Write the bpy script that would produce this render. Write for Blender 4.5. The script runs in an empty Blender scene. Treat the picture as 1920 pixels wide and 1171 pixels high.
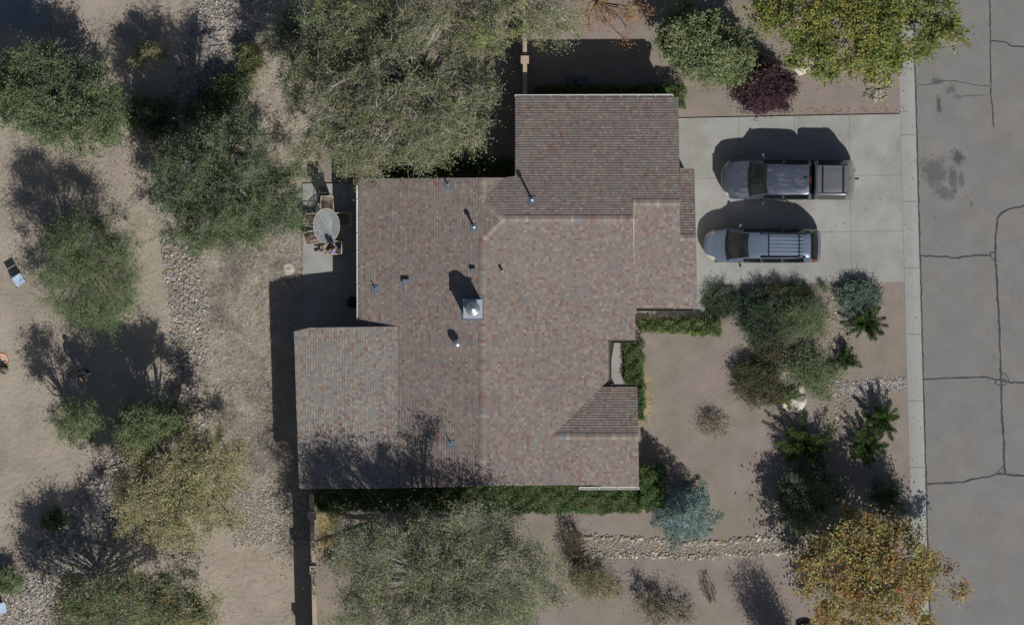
import bpy, math, random
import numpy as np
R = math.radians
# ------------------------------------------------------------------ scene, camera, light
sc = bpy.context.scene
col = sc.collection
S = 0.023                                     # metres per photo pixel
def X(px): return (px - 960.0) * S
def Y(py): return (585.5 - py) * S
cam_d = bpy.data.cameras.new('camera'); cam = bpy.data.objects.new('camera', cam_d); col.objects.link(cam)
cam_d.type = 'ORTHO'; cam_d.ortho_scale = 1920 * S
cam_d.clip_start = 0.5; cam_d.clip_end = 1500
cam.location = (0, 0, 90); cam.rotation_euler = (0, 0, 0)
sc.camera = cam
SUN_EL, SUN_AZ = R(46), R(27)                 # shadows fall up the picture, leaning left
w = bpy.data.worlds.new('World'); sc.world = w; w.use_nodes = True
nt = w.node_tree; bg = nt.nodes['Background']
sky = nt.nodes.new('ShaderNodeTexSky'); sky.sky_type = 'NISHITA'; sky.sun_disc = False
sky.sun_elevation = SUN_EL; sky.sun_rotation = R(180) - SUN_AZ
nt.links.new(sky.outputs[0], bg.inputs[0]); bg.inputs[1].default_value = 0.05
sd = bpy.data.lights.new('sun', 'SUN'); sun = bpy.data.objects.new('sun', sd); col.objects.link(sun)
sd.energy = 3.75; sd.angle = R(0.5); sd.color = (1.0, 0.965, 0.91)
sun.rotation_euler = (R(90) - SUN_EL, 0, SUN_AZ)
sun.location = (20, -40, 45)
vs = sc.view_settings
vs.view_transform = 'Standard'; vs.look = 'None'; vs.gamma = 1; vs.exposure = 0.0; vs.use_curve_mapping = False
sc.cycles.max_bounces = 6; sc.cycles.diffuse_bounces = 3; sc.cycles.transparent_max_bounces = 8

# ------------------------------------------------------------------ helpers
def c(r, g, b, f=1.0):
    o = []
    for v in (r, g, b):
        v /= 255.0
        o.append((v / 12.92 if v <= 0.04045 else ((v + 0.055) / 1.055) ** 2.4) * f)
    return tuple(o)
def tag(o, label=None, cat=None, group=None, kind=None):
    if label: o['label'] = label
    if cat: o['category'] = cat
    if group: o['group'] = group
    if kind: o['kind'] = kind
    return o
def empty(name, loc=(0, 0, 0), rz=0.0, label=None, cat=None, group=None):
    o = bpy.data.objects.new(name, None); col.objects.link(o)
    o.location = loc; o.rotation_euler = (0, 0, rz); o.empty_display_size = 0.2
    return tag(o, label, cat, group)
def link(name, me, mats, parent=None):
    o = bpy.data.objects.new(name, me); col.objects.link(o)
    for m in (mats if isinstance(mats, (list, tuple)) else [mats]): me.materials.append(m)
    if parent: o.parent = parent
    return o
def mk(name, V, F, mats, parent=None, smooth=False, cols=None, uv=None, mi=None, origin=None):
    """V world vertices, F faces. With a parent, V is taken relative to `origin` (default: parent's location)."""
    V = np.asarray(V, dtype=np.float32)
    if parent is not None:
        og = origin if origin is not None else parent.location
        V = V - np.array(og, dtype=np.float32)
    me = bpy.data.meshes.new(name)
    if isinstance(F, np.ndarray):
        n, k = F.shape
        me.vertices.add(len(V)); me.vertices.foreach_set('co', V.ravel())
        me.loops.add(n * k); me.loops.foreach_set('vertex_index', F.astype(np.int32).ravel())
        me.polygons.add(n); me.polygons.foreach_set('loop_start', np.arange(0, n * k, k, dtype=np.int32))
        me.update(calc_edges=True)
    else:
        me.from_pydata([tuple(map(float, v)) for v in V], [], [tuple(map(int, f)) for f in F]); me.update()
        n = len(F)
    if smooth: me.polygons.foreach_set('use_smooth', np.ones(len(me.polygons), dtype=bool))
    if cols is not None:
        a = me.attributes.new('tint', 'FLOAT_COLOR', 'FACE')
        a.data.foreach_set('color', np.concatenate([np.asarray(cols, np.float32), np.ones((len(cols), 1), np.float32)], 1).ravel())
    if uv is not None:
        l = me.uv_layers.new(name='UVMap'); l.data.foreach_set('uv', np.asarray(uv, np.float32).ravel())
    if mi is not None: me.polygons.foreach_set('material_index', np.asarray(mi, np.int32))
    return link(name, me, mats, parent)

class MB:
    """collects simple shapes into one mesh"""
    def __init__(s): s.v = []; s.f = []
    def add(s, V, F):
        b = len(s.v); s.v += [tuple(p) for p in V]; s.f += [tuple(b + i for i in f) for f in F]; return s
    def box(s, cx, cy, cz, sx, sy, sz, rz=0.0, tx=1.0, ty=1.0):
        V = []
        for dz in (-.5, .5):
            kx, ky = (tx, ty) if dz > 0 else (1, 1)
            for dx, dy in ((-.5, -.5), (.5, -.5), (.5, .5), (-.5, .5)):
                x, y = dx * sx * kx, dy * sy * ky
                V.append((cx + x * math.cos(rz) - y * math.sin(rz), cy + x * math.sin(rz) + y * math.cos(rz), cz + dz * sz))
        return s.add(V, [(3, 2, 1, 0), (4, 5, 6, 7), (0, 1, 5, 4), (1, 2, 6, 5), (2, 3, 7, 6), (3, 0, 4, 7)])
    def prism(s, P, z0, z1):
        n = len(P)
        z0 = z0 if hasattr(z0, '__len__') else [z0] * n
        z1 = z1 if hasattr(z1, '__len__') else [z1] * n
        V = [(p[0], p[1], z) for p, z in zip(P, z0)] + [(p[0], p[1], z) for p, z in zip(P, z1)]
        F = [tuple(range(n))[::-1], tuple(range(n, 2 * n))] + [(i, (i + 1) % n, n + (i + 1) % n, n + i) for i in range(n)]
        return s.add(V, F)
    def tube(s, pts, rad, n=6, cap=True):
        P = [np.array(p, float) for p in pts]
        rad = rad if hasattr(rad, '__len__') else [rad] * len(P)
        V = []; F = []
        for i, p in enumerate(P):
            t = P[min(i + 1, len(P) - 1)] - P[max(i - 1, 0)]
            L = np.linalg.norm(t); t = t / L if L > 0 else np.array((0, 0, 1.))
            a = np.array((0, 0, 1.)) if abs(t[2]) < .9 else np.array((1., 0, 0))
            u = np.cross(t, a); u /= np.linalg.norm(u); v = np.cross(t, u)
            for k in range(n):
                an = 2 * math.pi * k / n
                V.append(p + rad[i] * (u * math.cos(an) + v * math.sin(an)))
        for i in range(len(P) - 1):
            for k in range(n):
                F.append((i * n + k, i * n + (k + 1) % n, (i + 1) * n + (k + 1) % n, (i + 1) * n + k))
        if cap and n > 2:
            F.append(tuple(range(n))[::-1]); F.append(tuple(range((len(P) - 1) * n, len(P) * n)))
        return s.add(V, F)
    def lathe(s, cx, cy, prof, n=20, sx=1.0, sy=1.0):
        V = []; F = []
        for r, z in prof:
            for k in range(n):
                an = 2 * math.pi * k / n
                V.append((cx + r * sx * math.cos(an), cy + r * sy * math.sin(an), z))
        for i in range(len(prof) - 1):
            for k in range(n):
                F.append((i * n + k, i * n + (k + 1) % n, (i + 1) * n + (k + 1) % n, (i + 1) * n + k))
        F.append(tuple(range(n))[::-1]); F.append(tuple(range((len(prof) - 1) * n, len(prof) * n)))
        return s.add(V, F)
    def build(s, name, mat, parent=None, smooth=False, bevel=0.0, origin=None):
        o = mk(name, s.v, s.f, mat, parent, smooth, origin=origin)
        if bevel:
            m = o.modifiers.new('bevel', 'BEVEL'); m.width = bevel; m.segments = 2; m.limit_method = 'ANGLE'
        return o

# ------------------------------------------------------------------ materials
def mat(name, base, rough=0.85, var=0.0, vscale=2.0, fine=0.0, fscale=40.0, metal=0.0, bump=0.0, bscale=30.0, spec=0.3,
        col2=None, c2scale=0.3, c2lo=.45, c2hi=.62, coat=0.0):
    m = bpy.data.materials.new(name); m.use_nodes = True
    n = m.node_tree.nodes; l = m.node_tree.links; p = n['Principled BSDF']
    p.inputs['Roughness'].default_value = rough; p.inputs['Metallic'].default_value = metal
    p.inputs['Specular IOR Level'].default_value = spec
    if coat: p.inputs['Coat Weight'].default_value = coat
    p.inputs['Base Color'].default_value = (*base, 1)
    if var or fine or bump or col2:
        g = n.new('ShaderNodeNewGeometry'); pos = g.outputs['Position']
        cur = None
        def mix(fac, a, b, typ='MIX'):
            x = n.new('ShaderNodeMix'); x.data_type = 'RGBA'; x.blend_type = typ
            for s_, v in ((0, fac), (6, a), (7, b)):
                if hasattr(v, 'is_linked'): l.new(v, x.inputs[s_])
                else: x.inputs[s_].default_value = v if s_ == 0 else (*v, 1)
            return x.outputs[2]
        def noise(scale, det=5, rough_=.6):
            t = n.new('ShaderNodeTexNoise'); t.inputs['Scale'].default_value = scale; t.inputs['Detail'].default_value = det
            t.inputs['Roughness'].default_value = rough_
            l.new(pos, t.inputs['Vector']); return t.outputs[0]
        def rng(v, a, b, lo, hi):
            x = n.new('ShaderNodeMapRange'); l.new(v, x.inputs[0])
            for i, q in enumerate((a, b, lo, hi)): x.inputs[i + 1].default_value = q
            return x.outputs[0]
        cur = base
        if col2: cur = mix(rng(noise(c2scale), c2lo, c2hi, 0, 1), base, col2)
        if var:
            f = rng(noise(vscale), .3, .7, 1 - var, 1 + var)
            h = n.new('ShaderNodeCombineColor'); [l.new(f, h.inputs[i]) for i in range(3)]
            cur = mix(1.0, cur, h.outputs[0], 'MULTIPLY')
        if fine:
            f = rng(noise(fscale, 3, .75), .3, .7, 1 - fine, 1 + fine)
            h = n.new('ShaderNodeCombineColor'); [l.new(f, h.inputs[i]) for i in range(3)]
            cur = mix(1.0, cur, h.outputs[0], 'MULTIPLY')
        if hasattr(cur, 'is_linked'): l.new(cur, p.inputs['Base Color'])
        if bump:
            b = n.new('ShaderNodeBump'); b.inputs['Strength'].default_value = 1.0; b.inputs['Distance'].default_value = bump
            l.new(noise(bscale, 4), b.inputs['Height']); l.new(b.outputs[0], p.inputs['Normal'])
    return m
def tint_mat(name, rough=.7, transl=0.0, spec=.2):
    m = bpy.data.materials.new(name); m.use_nodes = True
    n = m.node_tree.nodes; l = m.node_tree.links; p = n['Principled BSDF']
    a = n.new('ShaderNodeAttribute'); a.attribute_name = 'tint'
    l.new(a.outputs['Color'], p.inputs['Base Color']); p.inputs['Roughness'].default_value = rough
    p.inputs['Specular IOR Level'].default_value = spec
    if transl:
        t = n.new('ShaderNodeBsdfTranslucent'); l.new(a.outputs['Color'], t.inputs[0])
        x = n.new('ShaderNodeMixShader'); x.inputs[0].default_value = transl
        l.new(p.outputs[0], x.inputs[1]); l.new(t.outputs[0], x.inputs[2]); l.new(x.outputs[0], n['Material Output'].inputs[0])
    return m
M = {}
M['dirt'] = mat('dirt', c(159, 149, 135), .95, var=.14, vscale=.8, fine=.15, fscale=16, bump=.05, bscale=5, col2=c(147, 136, 126), c2scale=.35)
M['gravel'] = mat('gravel', c(142, 131, 124), .95, var=.13, vscale=.9, fine=.24, fscale=24, bump=.03, bscale=22, col2=c(137, 129, 116), c2scale=.4)
M['concrete'] = mat('concrete', c(154, 154, 150), .85, var=.09, vscale=1.1, fine=.06, fscale=25, bump=.004, bscale=40, col2=c(145, 144, 138), c2scale=.7)
M['kerb'] = mat('kerb', c(150, 151, 147), .85, var=.07, vscale=.8, fine=.05, fscale=25, bump=.004, bscale=40)
M['sealant'] = mat('sealant', c(66, 68, 73), .6, var=.15, vscale=3)
M['stucco'] = mat('stucco', c(178, 165, 145), .9, fine=.06, fscale=20)
M['trim'] = mat('trim', c(150, 138, 122), .8)
M['white'] = mat('white', c(214, 212, 206), .5)
M['block'] = mat('block', c(172, 156, 138), .9, var=.1, vscale=3, fine=.1, fscale=20)
M['metal'] = mat('metal', c(190, 195, 200), .38, metal=.85, var=.1, vscale=6)
M['galv'] = mat('galv', c(168, 176, 188), .5, metal=.6, var=.12, vscale=8)
M['lead'] = mat('lead', c(120, 130, 142), .5, metal=.3)
M['bark'] = mat('bark', c(120, 112, 104), .9, var=.2, vscale=8)
M['darkbark'] = mat('darkbark', c(78, 68, 60), .9, var=.2, vscale=8)
M['twig'] = mat('twig', c(176, 169, 162), .9, var=.2, vscale=8)
M['boulder'] = mat('boulder', c(205, 198, 184), .9, var=.15, vscale=2.5, fine=.1, fscale=15, bump=.05, bscale=6)
M['dboulder'] = mat('dark_boulder', c(62, 60, 52), .9, var=.15, vscale=2.5, bump=.05, bscale=6)
M['black'] = mat('black', c(30, 31, 33), .5)
M['rubber'] = mat('rubber', c(34, 34, 35), .8)
M['leaf'] = tint_mat('leaf', .6, .32, .2)
M['rock'] = tint_mat('rock', .85)
M['blade'] = tint_mat('blade', .85, .15, .1)

# asphalt with its oil stains
def asphalt():
    m = mat('asphalt', c(125, 124, 122), .9, var=.09, vscale=.9, fine=.20, fscale=24, bump=.008, bscale=60, col2=c(127, 124, 120), c2scale=.4)
    n = m.node_tree.nodes; l = m.node_tree.links; p = n['Principled BSDF']
    src = p.inputs['Base Color'].links[0].from_socket
    g = n.new('ShaderNodeNewGeometry')
    nz = n.new('ShaderNodeTexNoise'); nz.inputs['Scale'].default_value = 3.2; nz.inputs['Detail'].default_value = 6; nz.inputs['Roughness'].default_value = .7
    l.new(g.outputs['Position'], nz.inputs['Vector'])
    tot = None
    def mth(op, a, b=None):
        x = n.new('ShaderNodeMath'); x.operation = op; x.use_clamp = (op == 'MINIMUM')
        for i, v in enumerate((a, b)):
            if v is None: continue
            if hasattr(v, 'is_linked'): l.new(v, x.inputs[i])
            else: x.inputs[i].default_value = v
        return x.outputs[0]
    for px, py, rx, ry, st in ((1750, 322, 24, 30, .55), (1772, 362, 20, 16, .5), (1796, 295, 14, 17, .8), (1786, 338, 9, 34, .6), (1803, 334, 6, 18, .5),
                               (1760, 196, 6, 18, .75), (1757, 152, 12, 8, .6), (1783, 168, 10, 7, .5), (1796, 181, 9, 6, .4), (1822, 380, 5, 6, .5)):
        mp = n.new('ShaderNodeVectorMath'); mp.operation = 'SUBTRACT'; l.new(g.outputs['Position'], mp.inputs[0]); mp.inputs[1].default_value = (X(px), Y(py), 0)
        ml = n.new('ShaderNodeVectorMath'); ml.operation = 'MULTIPLY'; l.new(mp.outputs[0], ml.inputs[0]); ml.inputs[1].default_value = (1 / (rx * S), 1 / (ry * S), 0)
        ln = n.new('ShaderNodeVectorMath'); ln.operation = 'LENGTH'; l.new(ml.outputs[0], ln.inputs[0])
        d = mth('ADD', ln.outputs['Value'], mth('MULTIPLY', mth('SUBTRACT', nz.outputs[0], .5), 3.2))
        r = n.new('ShaderNodeMapRange'); l.new(d, r.inputs[0]); r.inputs[1].default_value = 1.1; r.inputs[2].default_value = .55; r.inputs[3].default_value = 0; r.inputs[4].default_value = st
        tot = r.outputs[0] if tot is None else mth('MAXIMUM', tot, r.outputs[0])
    x = n.new('ShaderNodeMix'); x.data_type = 'RGBA'; l.new(tot, x.inputs[0]); l.new(src, x.inputs[6]); x.inputs[7].default_value = (*c(72, 71, 72), 1)
    l.new(x.outputs[2], p.inputs['Base Color'])
    return m
M['asphalt'] = asphalt()

# composition shingles: one colour per tab, UV = (metres along the eave / tab, course number)
def shingles(nm='shingles', kf=1.0, wing=False):
    m = bpy.data.materials.new(nm); m.use_nodes = True
    n = m.node_tree.nodes; l = m.node_tree.links; p = n['Principled BSDF']; p.inputs['Roughness'].default_value = .95; p.inputs['Specular IOR Level'].default_value = .15
    u = n.new('ShaderNodeUVMap'); u.uv_map = 'UVMap'
    s = n.new('ShaderNodeSeparateXYZ'); l.new(u.outputs[0], s.inputs[0])
    def mth(op, a, b=0.0):
        x = n.new('ShaderNodeMath'); x.operation = op
        for i, v in enumerate((a, b)):
            if hasattr(v, 'is_linked'): l.new(v, x.inputs[i])
            else: x.inputs[i].default_value = v
        return x.outputs[0]
    row = mth('FLOOR', s.outputs[1])
    wr = n.new('ShaderNodeTexWhiteNoise'); wr.noise_dimensions = '1D'; l.new(row, wr.inputs['W'])
    off = mth('MULTIPLY', wr.outputs['Value'], 7.0)
    uu = mth('ADD', mth('MULTIPLY', s.outputs[0], mth('ADD', .85, mth('MULTIPLY', wr.outputs['Value'], .35))), off)
    # uneven tabs: warp u with a row-wise noise
    cb0 = n.new('ShaderNodeCombineXYZ'); l.new(mth('MULTIPLY', uu, .8), cb0.inputs[0]); l.new(mth('MULTIPLY', row, 3.7), cb0.inputs[1])
    nz = n.new('ShaderNodeTexNoise'); nz.inputs['Scale'].default_value = 1.0; nz.inputs['Detail'].default_value = 1; l.new(cb0.outputs[0], nz.inputs['Vector'])
    tabf = mth('ADD', uu, mth('MULTIPLY', nz.outputs[0], 1.1))
    tab = mth('FLOOR', tabf)
    cb = n.new('ShaderNodeCombineXYZ'); l.new(tab, cb.inputs[0]); l.new(row, cb.inputs[1])
    wn = n.new('ShaderNodeTexWhiteNoise'); wn.noise_dimensions = '2D'; l.new(cb.outputs[0], wn.inputs['Vector'])
    rp = n.new('ShaderNodeValToRGB'); rp.color_ramp.interpolation = 'CONSTANT'
    e = rp.color_ramp.elements
    stops = [(0, (131, 121, 115)), (.22, (126, 117, 112)), (.40, (136, 125, 117)), (.54, (123, 111, 107)), (.66, (124, 121, 120)), (.74, (128, 108, 103)), (.80, (123, 99, 94)),
             (.86, (142, 132, 119)), (.94, (118, 116, 117)), (.975, (147, 138, 125))]
    if wing:
        stops = [(0, (136, 129, 122)), (.22, (130, 127, 123)), (.38, (141, 133, 124)), (.52, (129, 119, 114)), (.60, (124, 127, 129)), (.72, (130, 110, 105)), (.79, (125, 102, 97)),
                 (.85, (149, 141, 128)), (.93, (120, 124, 128)), (.97, (153, 145, 131))]
    e[0].position = 0; e[0].color = (*c(*stops[0][1]), 1); e[1].position = stops[1][0]; e[1].color = (*c(*stops[1][1]), 1)
    for q, k in stops[2:]:
        z = e.new(q); z.color = (*c(*k), 1)
    l.new(wn.outputs['Value'], rp.inputs[0])
    g = n.new('ShaderNodeNewGeometry')
    def noise(sc_, det=4):
        t = n.new('ShaderNodeTexNoise'); t.inputs['Scale'].default_value = sc_; t.inputs['Detail'].default_value = det; t.inputs['Roughness'].default_value = .7
        l.new(g.outputs['Position'], t.inputs['Vector']); return t.outputs[0]
    gr = mth('ADD', .80 * kf, mth('MULTIPLY', noise(30, 3), .40))
    big = mth('ADD', .86, mth('MULTIPLY', noise(.5), .28))
    fu = mth('FRACT', tabf); gap = mth('GREATER_THAN', fu, .06)
    f = mth('MULTIPLY', mth('MULTIPLY', gr, big), mth('ADD', .8, mth('MULTIPLY', gap, .2)))
    h = n.new('ShaderNodeCombineColor'); [l.new(f, h.inputs[i]) for i in range(3)]
    x = n.new('ShaderNodeMix'); x.data_type = 'RGBA'; x.blend_type = 'MULTIPLY'; x.inputs[0].default_value = 1
    l.new(rp.outputs[0], x.inputs[6]); l.new(h.outputs[0], x.inputs[7]); l.new(x.outputs[2], p.inputs['Base Color'])
    return m
M['shingles'] = shingles(); M['ridge'] = shingles('ridge_shingles', 1.15); M['wing_shingles'] = shingles('wing_shingles', 1.05, True)
# ------------------------------------------------------------------ the setting
def W(P): return [(X(a), Y(b)) for a, b in P]
ROADZ = -0.13
def edge_x(py, px0, slope=0.0268): return px0 + slope * py     # the street runs slightly askew
def kx(py, a): return X(edge_x(py, a))
FAR = 14000                                                       # px, up and down the street
def strip(a0, a1, z0, z1, y0=-FAR, y1=FAR + 1171, n=1):
    V = []; F = []
    ys = np.linspace(y0, y1, n + 1)
    for q in ys: V += [(kx(q, a0), Y(q), z0), (kx(q, a1), Y(q), z1)]
    for i in range(n): F.append((2 * i, 2 * i + 1, 2 * i + 3, 2 * i + 2))
    return V, F
tag(mk('ground', [(-400, -400, ROADZ - .02), (400, -400, ROADZ - .02), (400, 400, ROADZ - .02), (-400, 400, ROADZ - .02)], [(0, 1, 2, 3)], M['dirt']), kind='structure')
# back yard dirt and front yard gravel, level with the top of the kerb
yb = MB(); yb.prism([(-320, Y(FAR + 1171)), (X(588.5), Y(FAR + 1171)), (X(588.5), Y(-FAR)), (-320, Y(-FAR))], -.5, 0)
tag(yb.build('dirt_yard', M['dirt']), kind='structure')
yf = MB(); yf.prism([(X(588.5), Y(FAR + 1171)), (kx(FAR + 1171, 1682), Y(FAR + 1171)), (kx(-FAR, 1682), Y(-FAR)), (X(588.5), Y(-FAR))], -.5, 0)
tag(yf.build('gravel_yard', M['gravel']), kind='structure')
V, F = strip(1709, 2160, ROADZ, ROADZ)
tag(mk('road', V, F, M['asphalt']), kind='structure')
# rolled kerb: flat back, sloping face, lip; cut into 2.9 m lengths by thin joints
prof = [(1682, .012), (1690, .018), (1699, .005), (1704, -.05), (1708, -.095), (1710.5, -.115), (1710.8, -.2)]
kb = MB()
joints = [-FAR] + list(np.arange(233 - 40 * 124, 1171 + 40 * 124, 124.5)) + [FAR]
for a, b in zip(joints[:-1], joints[1:]):
    a += .35; b -= .35
    V = [(kx(a, q), Y(a), z) for q, z in prof] + [(kx(b, q), Y(b), z) for q, z in prof]
    k = len(prof)
    F = [(i, k + i, k + i + 1, i + 1) for i in range(k - 1)]
    kb.add(V, F)
tag(kb.build('kerb', M['kerb']), kind='structure')
kb = MB()
V, F = strip(2160, 2188, ROADZ + .1, ROADZ + .1); kb.add(V, F)
V, F = strip(2156, 2160, ROADZ + .004, ROADZ + .1); kb.add(V, F)
tag(kb.build('far_kerb', M['kerb']), kind='structure')
V, F = strip(2188, 9000, ROADZ + .09, ROADZ + .09)
tag(mk('far_yard', V, F, M['gravel']), kind='structure')
# dark joint between gutter and asphalt, and sealed cracks
rs = np.random.default_rng(5)
def ribbon(mb, P, wid, z, jit=.5, step=6):
    P = np.array(P, float); out = []
    for a, b in zip(P[:-1], P[1:]):
        n = max(1, int(np.hypot(*(b - a)) / step))
        for i in range(n): out.append(a + (b - a) * i / n)
    out.append(P[-1]); out = np.array(out); out[1:-1] += rs.normal(0, jit, (len(out) - 2, 2))
    V = []
    for i, p in enumerate(out):
        t = out[min(i + 1, len(out) - 1)] - out[max(i - 1, 0)]; t /= np.hypot(*t) + 1e-9
        hw = wid * (.5 + rs.uniform(-.16, .2)); nn = np.array((-t[1], t[0])) * hw
        for q in (p - nn, p + nn): V.append((X(q[0]), Y(q[1]), z))
    mb.add(V, [(2 * i, 2 * i + 1, 2 * i + 3, 2 * i + 2) for i in range(len(out) - 1)])
sl = MB(); z = ROADZ + .004
ribbon(sl, [(edge_x(q, 1712.5), q) for q in range(-200, 1400, 40)], 2.6, z, .45)
ribbon(sl, [(1854, -60), (1855.5, 0), (1857, 60), (1857, 120), (1858, 170), (1861, 205), (1863, 238)], 2.6, z)
ribbon(sl, [(1858, 77), (1872, 77.5), (1885, 79), (1898, 87), (1925, 89), (1980, 95)], 2.2, z + .002)
ribbon(sl, [(1990, 380), (1920, 386), (1895, 391), (1878, 398), (1870, 410), (1867, 440), (1866, 480), (1869, 520), (1871, 560), (1874, 610), (1875, 660), (1877, 715), (1879, 780), (1882, 830), (1883, 872), (1885, 888)], 3.6, z + .002)
ribbon(sl, [(1724, 479), (1750, 480), (1775, 481), (1790, 485), (1805, 481), (1840, 478), (1858, 479)], 2.8, z + .004)
ribbon(sl, [(1858, 479), (1856, 474), (1861, 472), (1867, 476)], 1.6, z + .006, .2)
ribbon(sl, [(1858, 479), (1861, 486), (1868, 491)], 1.8, z + .006, .2)
ribbon(sl, [(1731, 711), (1770, 709), (1810, 707.5), (1850, 707), (1866, 711), (1882, 714), (1896, 717), (1925, 717), (1990, 720)], 2.6, z + .004)
lp = [(1877 + 11 * math.cos(t), 716 + 6 * math.sin(t)) for t in np.linspace(0, 2 * math.pi, 14)]
ribbon(sl, lp, 1.7, z + .006, .2)
ribbon(sl, [(1877, 697), (1885, 702), (1891, 709), (1892, 716)], 1.5, z + .006, .2)
ribbon(sl, [(1738, 907), (1770, 905), (1805, 903), (1822, 898), (1850, 894), (1868, 888), (1884, 888), (1900, 891), (1925, 891), (1990, 893)], 3.2, z + .004)
ribbon(sl, [(1868, 888), (1875, 880), (1881, 874)], 1.6, z + .006, .2)
for P in ([(1720, 160), (1745, 158), (1765, 151), (1790, 152), (1820, 158), (1856, 162)], [(1800, 181), (1820, 180), (1845, 178)]):
    ribbon(sl, P, .9, z + .004, .6)
tag(sl.build('crack_sealant', M['sealant']), kind='structure')
# driveway panels over dark gaps
tag(mk('driveway_bed', [(X(a), Y(b), .02) for a, b in ((1255, 222.5), (1684, 217), (1696, 526), (1255, 531))][::-1], [(0, 1, 2, 3)], M['sealant']), kind='structure')
dv = MB()
def dtop(px): return 221.5 - (px - 1275) * .0195
def dbot(px): return 533.5 - (px - 1300) * .0135
vx = [1255, 1387, 1491, 1594, None]
hy = [None, 332, 437, None]
for i in range(4):
    for j in range(3):
        g = .2
        def cx_(k, py): return edge_x(py, 1681.6) if vx[k] is None else vx[k] + .012 * (py - 330)
        def cy_(k, px): return dtop(px) if k == 0 else dbot(px) if k == 3 else hy[k] - (px - 1450) * .018
        def corner(a, b):
            py = 330
            for _ in range(3): px = cx_(a, py); py = cy_(b, px)
            return px + (g if a == i else -g), py + (g if b == j else -g)
        P = [corner(i, j), corner(i, j + 1), corner(i + 1, j + 1), corner(i + 1, j)]
        dv.prism(W(P), .021, .055)
tag(dv.build('driveway', M['concrete']), kind='structure')
pt = MB(); pt.prism(W([(1262, 531), (1262, 600.5), (1344, 600.5), (1346, 531.5)]), -.1, .045)
pt.prism(W([(1140, 578), (1140, 600), (1261.3, 600), (1261.3, 578)]), -.1, .045)
tag(pt.build('front_path', M['concrete']), kind='structure')
pt = MB(); pt.prism(W([(1120, 638), (1120, 722), (1168, 722), (1168, 638)]), -.1, .10)
tag(pt.build('entry_stoop', M['concrete']), kind='structure')
pt = MB()
for a, b in ((344, 512.5), (513.2, 616)): pt.prism(W([(567, a), (567, b), (697, b), (697, a)]), -.1, .07)
tag(pt.build('patio', M['concrete']), kind='structure')
pt = MB(); pt.prism(W([(-400, -900), (-400, 60), (95, 58), (94, -900)]), -.1, .03)
tag(pt.build('neighbour_slab', mat('slab', c(132, 130, 130), .9, var=.15, vscale=1.2, fine=.15, fscale=12)), kind='structure')

# ------------------------------------------------------------------ the house
ZU, PIT = 2.80, 0.333
def ZZ(u): return ZU + PIT * S * u
house = empty('house', (X(905), Y(560), 0), label='single storey tan house with a brown shingle roof of several gables', cat='house')
HO = house.location
EXP = 4.9                                       # course in plan px (0.113 m)
rv = []; rf = []; ruv = []
def clip(P, ax, lo, hi):
    for sgn, lim in ((1, lo), (-1, hi)):
        out = []
        for i in range(len(P)):
            a, b = P[i], P[(i + 1) % len(P)]
            da, db = sgn * (ax(a) - lim), sgn * (ax(b) - lim)
            if da >= 0: out.append(a)
            if da * db < 0:
                t = da / (da - db); out.append((a[0] + (b[0] - a[0]) * t, a[1] + (b[1] - a[1]) * t))
        P = out
        if len(P) < 3: return []
    return P
TH = .020
deck = MB()
def plane(P, u_of, zf=None, axis='x', pit=1.0, tabw=.125):
    """shingle courses over a convex roof polygon; u_of = height in px units, rows follow it"""
    zf = zf or (lambda p: ZZ(u_of(p)))
    us = [u_of(p) / pit for p in P]
    k0, k1 = math.floor(min(us) / EXP), math.ceil(max(us) / EXP)
    if sum((P[i][0] * P[(i + 1) % len(P)][1] - P[(i + 1) % len(P)][0] * P[i][1]) for i in range(len(P))) > 0: P = P[::-1]   # ccw in world
    for k in range(k0, k1):
        lo, hi = k * EXP, (k + 1) * EXP
        q = clip(P, lambda p: u_of(p) / pit, lo, hi)
        if not q: continue
        jit = rs.uniform(-.002, .002)
        def h(p): return zf(p) + (TH + jit) * (1 - (u_of(p) / pit - lo) / EXP)
        b = len(rv)
        for p in q:
            rv.append((X(p[0]), Y(p[1]), h(p)))
            ruv.append(((p[0] if axis == 'y' else p[1]) * S / tabw + k * 13.37, k + .5))
        rf.append(tuple(range(b, b + len(q))))
        low = [p for p in q if abs(u_of(p) / pit - lo) < 1e-3]
        if len(low) >= 2:
            a_, b_ = low[0], low[1]
            i = q.index(a_)
            if q[(i + 1) % len(q)] != b_: a_, b_ = b_, a_
            bb = len(rv)
            for p, dz in ((b_, 0), (a_, 0), (a_, -.03), (b_, -.03)):
                rv.append((X(p[0]), Y(p[1]), h(p) + dz)); ruv.append(((p[0] if axis == 'y' else p[1]) * S / tabw + k * 13.37, k + .5))
            rf.append((bb, bb + 1, bb + 2, bb + 3))
    deck.prism(W(P), [zf(p) - .20 for p in P], [zf(p) - .015 for p in P])
uW = lambda p: 190 - (905 - p[0]); uE = lambda p: 190 - (p[0] - 905)
uAN = lambda p: p[1] - 183; uAS = lambda p: 637 - p[1]; uBS = lambda p: 577 - p[1]
uCN = lambda p: p[1] - 315; uDN = lambda p: p[1] - 758; uDS = lambda p: 878 - p[1]
plane([(673, 335), (905, 333), (905, 612), (673, 612)], uW)
plane([(905, 373), (942, 410), (905, 447)], uW)
plane([(745, 612), (905, 612), (905, 911), (745, 914)], uW)
WP = .36                                        # the rear wing's flatter pitch, as a share of the main pitch
zw = lambda p: ZZ(30 - WP * (745 - p[0])) + .012
main_n = len(rf)
plane([(551, 621), (580, 614), (745, 611.5), (745, 915), (561, 916)], lambda p: 30 - (745 - p[0]), zw, tabw=.105)
wing_f = (main_n, len(rf))
plane([(905, 333), (945, 333), (905, 373)], uE)
plane([(905, 447), (1035, 577), (1035, 909), (905, 911)], uE)
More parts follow.
